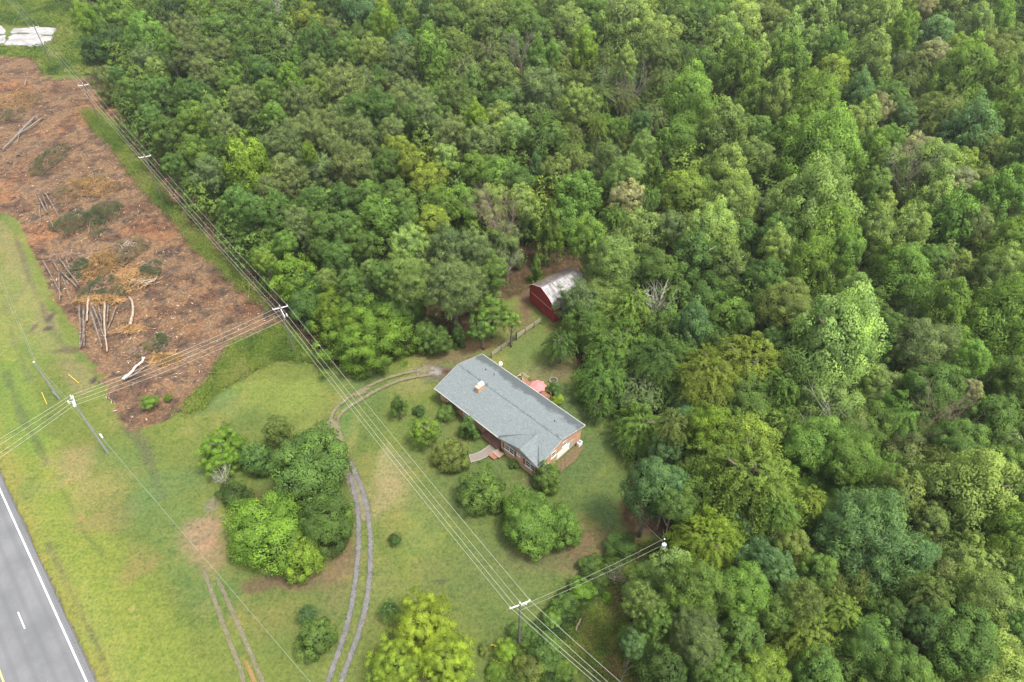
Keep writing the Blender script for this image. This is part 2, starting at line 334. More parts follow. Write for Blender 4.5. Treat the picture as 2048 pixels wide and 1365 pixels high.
qq = mth(t, 'SUBTRACT', dp.outputs['Value'], float(e0@nr)); wp = mth(t, 'COSINE', mth(t, 'MULTIPLY', mth(t, 'SUBTRACT', qq, .9), 2*math.pi/1.83))
cb = mix(t, maprange(t, mth(t, 'ADD', wp, mth(t, 'MULTIPLY', noise(t, .5, 4), .8)), .5, 1.5, 0, .3), cb, (.09, .092, .096))
t.links.new(cb, b.inputs['Base Color']); ASPH = m
rd = MB(); v_ = [(*rp(S0, -.75), .05), (*rp(S1, -.75), .05), (*rp(S1, 9.2), .05), (*rp(S0, 9.2), .05)]
v_ += [(p[0], p[1], -.6) for p in v_]; rd.add(v_, [(0, 1, 2, 3), (0, 4, 5, 1), (1, 5, 6, 2), (2, 6, 7, 3), (3, 7, 4, 0)])
tag(rd.build('road', ASPH), kind='structure')
PAINT = simple('road_paint', (.62, .63, .64), (.8, .8, .8), 5, .6); YPAINT = simple('yellow_paint', (.62, .42, .12), (.75, .55, .2), 5, .6)
tag(rstrip('', None, -.10, .10, .056).build('edge_line', PAINT), kind='structure')
tag(rstrip('', None, 7.55, 7.72, .056).build('yellow_line', YPAINT), kind='structure')
sd0 = (at(36, 1225)[:2]-e0)@dr; lm = MB(); qd = (at(43, 1241)[:2]-e0)@nr
for k in range(-30, 16):
    a = sd0+k*12.2; lm.add([(*rp(a, qd-.07), .056), (*rp(a+3.05, qd-.07), .056), (*rp(a+3.05, qd+.07), .056), (*rp(a, qd+.07), .056)], [(0, 1, 2, 3)])
tag(lm.build('lane_dashes', PAINT), kind='structure')
tar = MB(); s = S0
rr_ = random.Random(4)
while s < S1:          # dark crumbling shoulder and rumble grooves
    L = rr_.uniform(.25, .4); o_ = rr_.uniform(-.1, .12)
    tar.add([(*rp(s, -.62), .0535), (*rp(s+L, -.62), .0535), (*rp(s+L, -.34+o_*.3), .0535), (*rp(s, -.34+o_*.3), .0535)], [(0, 1, 2, 3)]); s += L+.16
tag(tar.build('shoulder_grooves', simple('groove', (.09, .09, .095), (.14, .14, .145), 6, .9)), kind='structure')
edge = MB(); s = -80
while s < 60:
    L = rr_.uniform(.3, 1.2); o_ = rr_.uniform(.0, .35)
    edge.add([(*rp(s, -.6), .02), (*rp(s+L, -.6), .02), (*rp(s+L*.8, -.85-o_), .005), (*rp(s+L*.2, -.85-o_*.7), .005)], [(0, 1, 2, 3)]); s += L*.8
tag(edge.build('broken_shoulder', simple('tar', (.07, .07, .07), (.14, .135, .13), 6, .9)), kind='structure')

# ------------------------------------------------------------------ gravel tracks with worn, soft edges
def track_material(name, stops, amax=1.0):
    m, t, b = newmat(name, .95, .1)
    c = ramp(t, noise(t, .9, 6, .7), stops); c = mix(t, 1.0, c, ramp(t, noise(t, 7, 3, .7), [(.3, (.75, .75, .75)), (.7, (1.3, 1.3, 1.3))]), 'MULTIPLY')
    t.links.new(c, b.inputs['Base Color']); bump(t, b, noise(t, 8, 3), .5, .05)
    e = nd(t, 'ShaderNodeAttribute', attribute_name='edge').outputs['Fac']
    al = maprange(t, mth(t, 'ADD', e, mth(t, 'MULTIPLY', mth(t, 'SUBTRACT', noise(t, 2.4, 5, .7), .5), 1.8)), .3, .6)
    t.links.new(mth(t, 'MULTIPLY', al, amax), b.inputs['Alpha']); return m
GRAVEL = track_material('gravel', [(.3, (.09, .088, .085)), (.55, (.145, .14, .137)), (.75, (.19, .18, .17))])
GRAVEL2 = track_material('pale_gravel', [(.3, (.14, .12, .08)), (.55, (.20, .175, .125)), (.75, (.26, .225, .165))], .62)
CLAY = track_material('clay', [(.3, (.28, .15, .07)), (.55, (.36, .19, .09)), (.75, (.36, .24, .13))], .5)
DIRT = track_material('dirt_track', [(.3, (.11, .10, .06)), (.55, (.16, .145, .085)), (.75, (.21, .18, .12))])
def resample(P, step=.6):
    P = np.array(P); seg = np.linalg.norm(np.diff(P, axis=0), axis=1); L = np.concatenate([[0], np.cumsum(seg)])
    s = np.arange(0, L[-1], step); Q = np.stack([np.interp(s, L, P[:, k]) for k in range(P.shape[1])], 1)
    for _ in range(6): Q[1:-1] = (Q[:-2]+2*Q[1:-1]+Q[2:])/4
    return Q
def track(pts, wid, z, MBV, MBF, ED, fade=3.0):
    Pp = np.array(pts, float); wds = Pp[:, 2] if Pp.shape[1] > 2 else np.full(len(Pp), wid)
    Pw = np.concatenate([W(Pp[:, :2]), wds[:, None]], 1); Q = resample(Pw)
    T = np.gradient(Q[:, :2], axis=0); T /= np.linalg.norm(T, axis=1)[:, None]; N = np.stack([-T[:, 1], T[:, 0]], 1)
    n = len(Q); L = np.arange(n)*.6; f = np.minimum(np.clip(L/fade, 0, 1), np.clip((L[-1]-L)/fade, 0, 1))
    base = len(MBV); offs = [-1.5, -.8, 0, .8, 1.5]; ev = [0, .5, 1, .5, 0]
    for i in range(n):
        for o_, e_ in zip(offs, ev): MBV.append((*(Q[i, :2]+N[i]*o_*Q[i, 2]/2), z)); ED.append(e_*f[i])
    for i in range(n-1):
        for k in range(4): a = base+i*5+k; MBF.append((a, a+1, a+6, a+5))
def tracks(name, lst, mat, z):
    V, F, E_ = [], [], []
    for kk_, (pts, wd) in enumerate(lst): track(pts, wd, z+.0017*kk_, V, F, E_)
    me = quadmesh(name, np.array(V), np.array(F)); a = me.attributes.new('edge', 'FLOAT', 'POINT'); a.data.foreach_set('value', np.array(E_, np.float32))
    return tag(link(me, name, mat), kind='structure')
tracks('driveway_verge', [([(731,1060),(726,1020),(712,970),(698,940),(682,900)], 2.4)], DIRT, .012)
tracks('gravel_driveway', [([(645,1400),(664,1340),(688,1275),(702,1220),(713,1150),(718,1080),(716,1020),(706,975),(695,925)], 0.8),
    ([(672,1400),(690,1340),(715,1275),(732,1215),(740,1150),(741,1080),(736,1020),(722,970),(704,935),(697,905)], 0.8)], GRAVEL, .022)
tracks('turning_area', [([(700,945),(688,912),(672,880),(660,850),(664,822),(690,800),(725,778),(770,757),(820,743),(870,742)], .75), ([(690,890),(676,862),(672,838),(690,818),(720,800),(760,777),(800,760),(850,750),(885,750)], .75), ([(690,905),(672,872),(662,845),(668,822)], 2.2), ([(690,803),(720,785),(760,765)], 1.6), ([(815,745),(850,738),(885,745)], 2.4)], DIRT, .017)
tracks('dirt_track', [([(400,1120),(418,1170),(436,1220),(462,1290),(482,1340),(500,1420)], .6), ([(425,1140),(446,1180),(472,1240),(498,1300),(520,1350),(545,1420)], .6)], GRAVEL2, .014)
tracks('clay_track', [([(482,1300),(492,1325),(504,1350),(520,1400)], .6)], CLAY, .026)

# ------------------------------------------------------------------ concrete slabs top left
CONC = simple('broken_concrete', (.2, .195, .19), (.38, .37, .36), .35, .85, .3)
def slabpoly(px): return [tuple(p) for p in W(px)]
sb = empty('concrete_slab', at(60, 75)); tag(sb, 'broken white concrete slabs in the weeds beside the farthest power pole', 'slab')
for k, px in enumerate([[(-30,50),(2,52),(12,64),(6,70),(-30,68)], [(20,66),(28,58),(60,56),(113,57),(114,63),(105,70),(70,69),(40,66),(22,68)], [(16,78),(24,70),(60,69),(85,72),(108,74),(104,82),(86,84),(86,92),(60,95),(40,92),(14,92),(8,88)], [(-30,74),(14,72),(8,86),(0,88),(-30,86)]]):
    o = MB(); P = [np.array(p) for p in slabpoly(px)]; c0 = np.mean(P, axis=0)
    rj = random.Random(k); Q = []
    for i in range(len(P)):
        for f_ in (0, .33, .66): q = P[i]*(1-f_)+P[(i+1) % len(P)]*f_; Q.append(q+np.array([rj.uniform(-.4, .4), rj.uniform(-.5, .5)]))
    base = at(60, 75)
    o.prism([(q[0]-base[0], q[1]-base[1]) for q in Q], -.3, .12+.02*k).build('slab_piece', CONC, sb)

# ------------------------------------------------------------------ foliage
def unit(v): return v/(np.linalg.norm(v, axis=1, keepdims=True)+1e-9)
def cards(P, Nn, size, asp, g, axis_dir=None):
    n = len(P); r = unit(g.normal(size=(n, 3))) if axis_dir is None else axis_dir
    T = unit(np.cross(Nn, r)+1e-4) if axis_dir is None else r
    B = unit(np.cross(Nn, T)+1e-4); s = size[:, None] if hasattr(size, '__len__') else size
    V = np.stack([P-T*s, P+B*s*asp, P+T*s, P-B*s*asp], 1).reshape(-1, 3)
    return V, np.arange(n*4).reshape(n, 4)
def sphere_dirs(g, n, zmin=-1):
    z = g.uniform(zmin, 1, n); a = g.uniform(0, 2*np.pi, n); r = np.sqrt(1-z*z); return np.stack([r*np.cos(a), r*np.sin(a), z], 1)
def crown_mesh(kind, seed, dens=1.0, leaf=1.0, ncl=None):
    """unit crown: radius 1 across, z from -1 to 1"""
    g = np.random.default_rng(seed); Ps, Ns, Ss, Ts, Gs = [], [], [], [], []
    UPV = np.array([0, 0, .25])
    lob = [(g.uniform(0, 6.28), g.uniform(.06, .2), k) for k in (2, 3, 5)]
    def wob(d): a = np.arctan2(d[:, 1], d[:, 0]); return 1+sum(am*np.sin(k*a+ph+d[:, 2]*2) for ph, am, k in lob)*.55
    asp = .62
    if kind in 'OPCSA':
        n = ncl or {'A': 52, 'O': 75, 'P': 95, 'C': 70, 'S': 34}[kind]
        d = sphere_dirs(g, n, -.75 if kind != 'S' else -.35); z = d[:, 2]
        if kind == 'O': rad = np.ones(n); rc = g.uniform(.14, .30, n)
        elif kind == 'A': rad = g.uniform(.6, 1.12, n); rc = g.uniform(.11, .2, n)*(1 if n < 80 else .7); leaf = leaf*(1 if n < 80 else .7)
        elif kind == 'S': rad = g.uniform(.8, 1.05, n); rc = g.uniform(.2, .36, n)
        elif kind == 'P': rad = np.ones(n); rc = g.uniform(.13, .25, n)
        else: rad = np.ones(n); rc = g.uniform(.13, .22, n)
        if kind == 'P': c = d*np.array([1, 1, 1.0]); c[:, :2] *= np.where(z > -.2, (1-np.clip(z+.2, 0, 1.2)/1.2*.38), 1)[:, None]*1.05
        elif kind == 'C': zz_ = g.uniform(-.95, 1, n); a = g.uniform(0, 6.28, n); rr = np.clip((1.02-zz_)/1.6, .04, .8)**.75; c = np.stack([rr*np.cos(a), rr*np.sin(a), zz_], 1)
        else: c = d.copy()
        c = c*(rad*wob(d)*g.uniform(.68, .9, n))[:, None]
        per = int({'A': 190, 'O': 150, 'P': 105, 'C': 105, 'S': 200}[kind]*dens)
        for i in range(n):
            q = unit(sphere_dirs(g, per)+d[i]*.55+np.array([0, 0, .35])); rr = rc[i]*(g.uniform(.72, 1.1, per) if kind != 'A' else g.uniform(.3, 1.5, per))
            sc = np.array([1, 1, .8]) if kind != 'P' else np.array([1, 1, 1.0])
            Ps.append(c[i]+q*rr[:, None]*sc); Ns.append(unit(q*.9+g.normal(size=(per, 3))*.55+np.array([0, 0, .3]))); Gs.append(unit(q*.9+d[i]*.32+UPV*1.1+g.normal(size=(per, 3))*.14)); Ss.append(np.full(per, .030*leaf)*g.uniform(.7, 1.35, per))
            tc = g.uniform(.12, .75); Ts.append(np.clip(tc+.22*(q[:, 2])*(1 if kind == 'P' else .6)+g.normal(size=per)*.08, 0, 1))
        ni = int((1500 if kind != 'A' else 260)*dens); q = sphere_dirs(g, ni, -.9); p = q*(g.uniform(.3, .8 if kind != 'A' else .6, ni))[:, None]
        if kind == 'C': p[:, :2] *= np.clip((1-p[:, 2])/1.8, .1, 1)[:, None]
        if kind == 'P': p[:, :2] *= np.where(p[:, 2] > -.2, 1-np.clip(p[:, 2]+.2, 0, 1.2)/1.2*.5, 1)[:, None]
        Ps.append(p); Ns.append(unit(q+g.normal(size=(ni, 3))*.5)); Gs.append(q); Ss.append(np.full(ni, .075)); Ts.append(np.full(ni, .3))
    elif kind == 'N':
        n = ncl or 150; asp = .2
        d = sphere_dirs(g, n, -.7); c = d*(wob(d)*g.uniform(.55, .95, n))[:, None]; rc = g.uniform(.1, .19, n); per = int(95*dens)
        for i in range(n):
            q = sphere_dirs(g, per, -.5); rr = rc[i]*g.uniform(.35, 1.1, per)
            Ps.append(c[i]+q*rr[:, None]*np.array([1.1, 1.1, .75])); Ns.append(unit(q+g.normal(size=(per, 3))*.6+np.array([0, 0, .5]))); Gs.append(unit(q*.75+d[i]*.4+UPV+g.normal(size=(per, 3))*.2)); Ss.append(np.full(per, .05*leaf)*g.uniform(.7, 1.3, per))
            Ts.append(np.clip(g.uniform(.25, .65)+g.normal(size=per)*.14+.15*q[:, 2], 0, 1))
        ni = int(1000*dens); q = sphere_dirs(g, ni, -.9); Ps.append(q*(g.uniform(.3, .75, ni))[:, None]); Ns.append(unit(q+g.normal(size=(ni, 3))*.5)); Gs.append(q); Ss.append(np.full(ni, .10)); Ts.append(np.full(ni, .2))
    elif kind == 'F':
        n = ncl or 170; asp = .42
        d = sphere_dirs(g, n, -.45); st = d*(wob(d)*g.uniform(.35, .78, n))[:, None]; per = int(60*dens)
        for i in range(n):
            L = g.uniform(.28, .48); tt = g.uniform(0, 1, per)**.8
            dirn = d[i]*np.array([1, 1, .55])+np.array([0, 0, .28]); dirn /= np.linalg.norm(dirn)
            p = st[i]+dirn*(tt*L)[:, None]; p[:, 2] -= (tt**2)*L*.75
            side = np.cross(dirn, [0, 0, 1]); sp = g.normal(size=per)*.055*(1.3-tt)
            p += side*sp[:, None]+g.normal(size=(per, 3))*.018
            Ps.append(p); Ns.append(unit(g.normal(size=(per, 3))*.7+np.array([0, 0, .8]))); Gs.append(unit(dirn*.35+d[i]*.35+np.array([0, 0, .55])+side*sp[:, None]*6+g.normal(size=(per, 3))*.25)); Ss.append(np.full(per, .030*leaf)*g.uniform(.7, 1.3, per))
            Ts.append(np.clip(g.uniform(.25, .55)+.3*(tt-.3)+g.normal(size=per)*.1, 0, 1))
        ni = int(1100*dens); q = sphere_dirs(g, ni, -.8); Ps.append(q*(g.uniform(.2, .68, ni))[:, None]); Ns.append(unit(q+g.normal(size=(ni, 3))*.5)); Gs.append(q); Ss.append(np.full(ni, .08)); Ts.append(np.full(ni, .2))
    P = np.concatenate(Ps); V, F = cards(P, np.concatenate(Ns), np.concatenate(Ss), asp, g)
    return V, F, np.concatenate(Ts), np.concatenate(Gs)
def trunk_mb(seed, limbs=7, h0=1.0, spread=.8, th=.05):
    """unit trunk: z 0 (ground) to 1 (top of the tree), crown radius about .35"""
    g = random.Random(seed); mb = MB(); pts = [(0, 0, -.02)]; xx = yy = 0
    for k in range(1, 7): xx += g.uniform(-.02, .02); yy += g.uniform(-.02, .02); pts.append((xx, yy, k/6*.88))
    mb.tube(pts, [th*(1-.13*k) for k in range(7)], 7)
    for k in range(limbs):
        i = g.randint(2, 5); a = g.uniform(0, 6.28); L = g.uniform(.2, .36)*spread; p = pts[i]
        mb.tube([p, (p[0]+math.cos(a)*L*.5, p[1]+math.sin(a)*L*.5, p[2]+.07), (p[0]+math.cos(a)*L, p[1]+math.sin(a)*L, p[2]+.17)], [th*.45, th*.3, th*.1], 5)
    return mb
MM = stuff_material()
TW = {'A': 'open broadleaf tree', 'O': 'broadleaf tree', 'P': 'poplar', 'N': 'pine', 'F': 'feathery tree', 'C': 'conical tree', 'S': 'shrub', 'D': 'dead tree'}
NAME = {'A': 'broadleaf_tree', 'O': 'broadleaf_tree', 'P': 'poplar_tree', 'N': 'pine_tree', 'F': 'elm_tree', 'C': 'conical_tree', 'S': 'shrub', 'D': 'dead_tree'}
COLS = {'b': ('bright green', (.165, .280, .055)), 'l': ('pale green', (.245, .345, .095)), 'y': ('yellow green', (.215, .295, .052)), 'm': ('mid green', (.132, .225, .054)),
        'd': ('dark green', (.085, .150, .042)), 'g': ('grey green', (.185, .252, .092)), 'o': ('olive', (.168, .230, .062)), 'u': ('blue green', (.125, .225, .080)), 'w': ('cream flecked', (.29, .31, .15)),
        'Y': ('lemon green', (.25, .35, .045)), 'B': ('vivid green', (.18, .295, .042))}
PROTO = {}
def protos(kind, big):
    k = (kind, big)
    if k not in PROTO:
        L = []
        for s_ in range(3 if big else 4):
            if big: V, F, T, G = crown_mesh(kind, 100+s_+ord(kind), 1.3, .74, {'A': 190, 'O': 125, 'P': 125, 'C': 120, 'S': 60, 'N': 300, 'F': 380}[kind])
            else: V, F, T, G = crown_mesh(kind, 10+s_+ord(kind), .8, 1.05)
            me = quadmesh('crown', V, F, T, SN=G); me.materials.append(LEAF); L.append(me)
        PROTO[k] = L
    return PROTO[k]
TRUNKS = []
for s_ in range(4): me = trunk_mb(s_).mesh('trunk', True); me.materials.append(BARK); TRUNKS.append(me)
PTR = []
for s_ in range(3): me = trunk_mb(30+s_, 12, spread=1.15, th=.035).mesh('trunk', True); me.materials.append(PALEBARK); PTR.append(me)
VZ = {'A': 1.0, 'O': 1.15, 'P': 1.45, 'N': 1.3, 'F': 1.15, 'C': 2.1, 'S': .8}
HT = {'A': 10, 'O': 15, 'P': 19, 'N': 17, 'F': 14, 'C': 14, 'S': 2}
TR = []      # every tree: dict with projected place, for the labels
trng = random.Random(11)
def tree(u, v, wpx, kind, ck, h=None, vz=None, where=None, label=None, pale=False, group=None, ground=False, name=None, cat=None, rad_scale=1.08):
    if v < 480 and not h and kind != 'S': rad_scale = 1.16
    z = (h or HT[kind])*.55
    for _ in range(6):
        P = at(u, v, z); k = proj(P)[2]; Rr = wpx/2*k/CF*rad_scale; rz = Rr*(vz or VZ[kind])*trng.uniform(.93, 1.07)
        hh = h or max(HT[kind]*trng.uniform(.9, 1.1), 2*rz*1.05)
        if kind == 'S' or ground: hh = max(rz*1.75, .5) if not h else h
        z = max(hh-rz, rz*.55)
    P = at(u, v, z)
    root = empty(name or NAME[kind], (P[0], P[1], -.1), trng.uniform(0, 6.28))
    big = wpx > 95
    me = trng.choice(protos(kind, big)); c = bpy.data.objects.new('crown', me); C.objects.link(c); c.parent = root
    c.location = (0, 0, z); q = trng.uniform(.93, 1.07); c.scale = (Rr*q, Rr/q, rz)
    cc = COLS[ck][1]; j = trng.uniform(.86, 1.16); j2 = trng.uniform(.93, 1.08); c.color = (cc[0]*j*j2, cc[1]*j, cc[2]*j/j2, 1)
    tm = trng.choice(PTR if pale else TRUNKS); tk = bpy.data.objects.new('trunk', tm); C.objects.link(tk); tk.parent = root
    s_ = Rr*(2.0 if not pale else 2.2); tk.scale = (min(s_, hh*.8), min(s_, hh*.8), hh*.92)
    TR.append(dict(o=root, u=u, v=v, w=wpx, kind=kind, ck=ck, R=Rr, where=where, label=label, group=group, cat=cat, x=P[0], y=P[1]))
    return root
def grow(mb, p, d, L, r, lvl, g, up=.15):
    pts = [p]; q = np.array(p, float); dd = np.array(d, float)
    for k in range(3):
        dd = dd+np.array([g.uniform(-.18, .18), g.uniform(-.18, .18), g.uniform(-.1, .12)+up*.3]); dd /= np.linalg.norm(dd); q = q+dd*L/3; pts.append(tuple(q))
    mb.tube(pts, [r, r*.8, r*.6, r*.38], 5, False)
    if lvl:
        for k in range(g.randint(3, 4)):
            i = g.randint(1, 3); e = dd+np.array([g.uniform(-1, 1), g.uniform(-1, 1), g.uniform(-.3, .7)])*.85; e /= np.linalg.norm(e)
            grow(mb, pts[i], e, L*g.uniform(.5, .75), r*.55, lvl-1, g, up)
def dead(u, v, wpx, hpx, ground_v, label, mat=None, seed=1, rr=.16, lvl=4, cat='dead tree', name='dead_tree', h=None):
    P = at(u, ground_v, 0); k = proj(P)[2]; Rr = wpx/2*k/CF; H_ = h or 12; g = random.Random(seed)
    root = empty(name, (P[0], P[1], 0)); mb = MB(); mb.tube([(0, 0, 0), (.1, 0, H_*.25), (-.05, .1, H_*.45)], [rr*1.3, rr, rr*.9], 7)
    for i in range(7):
        a = 6.28*i/7+g.uniform(-.3, .3); z0 = H_*g.uniform(.15, .45); s_ = Rr/H_
        d_ = np.array([math.cos(a)*s_*1.3, math.sin(a)*s_*1.3, g.uniform(.6, 1.0)]); d_ /= np.linalg.norm(d_)
        grow(mb, (0, 0, z0), d_, H_*.5, rr*.6, lvl-1, g)
    mb.build('branches', mat or DEADWOOD, root)
    tag(root, label, cat); return root

# lawn trees and shrubs, each with its own label
LW = lambda *a, **k: tree(*a, ground=True, **k)
LW(447, 902, 100, 'A', 'B', h=7, label='light green leafy tree at the left end of the lawn thicket')
LW(518, 918, 66, 'O', 'm', h=6, label='mid green tree squeezed behind the big olive lawn tree')
LW(556, 862, 52, 'O', 'o', h=6, label='small brownish olive tree at the upper edge of the lawn thicket')
LW(622, 938, 150, 'O', 'm', h=11, vz=.95, label='largest dark rounded tree of the lawn thicket beside the driveway')
LW(655, 1046, 102, 'O', 'm', h=9, label='dark tree hanging over the gravel driveway, below the largest lawn tree')
LW(536, 1066, 146, 'O', 'B', h=9, vz=.95, label='big lemon green round tree at the front of the lawn thicket')
LW(602, 1115, 80, 'O', 'B', h=6.5, label='lighter green side tree at the lower right of the lemon green tree')
LW(468, 992, 62, 'S', 'd', label='dark low bush under the grey dead shrub', h=3.4)
LW(632, 1278, 74, 'O', 'm', h=4.5, label='rounded dark green bush alone left of the lower driveway')
LW(614, 1228, 40, 'F', 'u', h=3.5, label='small greyish bush behind the lone dark bush by the lower driveway')
LW(848, 1252, 136, 'A', 'Y', h=10, vz=1.0, label='bright yellow green tree at the bottom edge, topmost of three')
LW(796, 1330, 120, 'A', 'Y', h=8, vz=1.0, label='bright yellow green tree at the bottom edge, lowest and leftmost of three')
LW(895, 1322, 118, 'A', 'Y', h=8.5, vz=1.0, label='bright yellow green tree at the bottom edge, rightmost of three')
LW(778, 1220, 42, 'F', 'm', h=4, label='thin dark shrub at the upper left of the yellow trees')
LW(962, 984, 90, 'O', 'm', h=5, label='round dark glossy bush on the lawn below the stone walkway')
LW(1094, 956, 58, 'O', 'm', h=5, label='mid green tree against the lower brick corner of the house')
LW(1062, 1046, 118, 'O', 'b', h=7.5, vz=.95, label='wide leafy green tree on the lawn below the house corner')
LW(1122, 1052, 74, 'O', 'b', h=7, label='right hand leafy tree joined to the wide lawn tree')
LW(848, 862, 62, 'A', 'B', h=6.5, vz=1.1, label='bright green young tree left of the house front')
LW(903, 912, 68, 'O', 'o', h=5, label='olive green loose tree beside the stone walkway')
LW(796, 808, 40, 'C', 'm', h=6, vz=1.3, label='small dark upright tree between the driveway and the house')
LW(838, 822, 26, 'S', 'd', label='dark small shrub behind the bright young tree')
LW(893, 824, 40, 'S', 'm', label='dark shrub against the left front of the house')
LW(937, 858, 48, 'C', 'm', h=5.5, vz=1.7, label='feathery evergreen against the middle of the house front')
LW(1027, 928, 20, 'S', 'm', label='tiny clipped shrub under the front wing windows')
LW(1006, 898, 16, 'S', 'd', label='low dark shrub right of the porch steps')
LW(1196, 822, 46, 'F', 'm', h=5, label='dark green shrub tree on the lawn behind the right end of the house')
LW(1163, 790, 25, 'S', 'b', label='small bright shrub on the back lawn', h=2.2)
LW(1108, 778, 28, 'S', 'm', label='dark green shrub at the right end of the deck')
LW(1114, 800, 26, 'S', 'Y', label='yellow flowering shrub against the back eave', h=1.8)
LW(300, 803, 34, 'S', 'b', label='lone bright green bush in the cleared red soil', h=2.6)
LW(335, 795, 16, 'S', 'B', label='small leafy sprig beside the lone bush in the cleared soil', h=1.2)
LW(790, 1080, 28, 'S', 'd', label='tiny dark shrub on the grass right of the driveway')
# bushes along the lower fence line
for u_, v_, w_, ck, lb in [(1240,1092,58,'m','leafy bush at the left foot of the tall tree by the transformer pole'),(1180,1128,44,'m','bush on the bank left of the grey brush heap'),(1196,1160,36,'m','bush close below the grey brush heap'),(1165,1178,48,'B','bright lime bush on the weedy bank'),(1130,1212,52,'m','green bush on the bank right of the crossarm pole'),(1105,1236,40,'b','bush under the wires right of the crossarm pole'),
        (1045,1268,52,'m','green bush wrapping the foot of the crossarm pole'),(1010,1300,44,'B','lime green bush lower left of the crossarm pole'),(1090,1302,70,'m','broad green bush under the wires near the bottom edge'),(1060,1335,60,'o','greyish green bush at the bottom edge left of the wires'),(990,1345,34,'B','lime bush at the bottom edge beside the yellow trees'),(1130,1340,40,'b','bush at the bottom edge under the outer wire'),(970,1300,26,'o','small olive bush right of the yellow trees'),(1150,1075,30,'l','pale shrub at the right of the wide lawn tree'),(1215,1195,22,'B','little lime shrub in the weedy clearing')]:
    tree(u_, v_, w_, 'S', ck, label=lb)
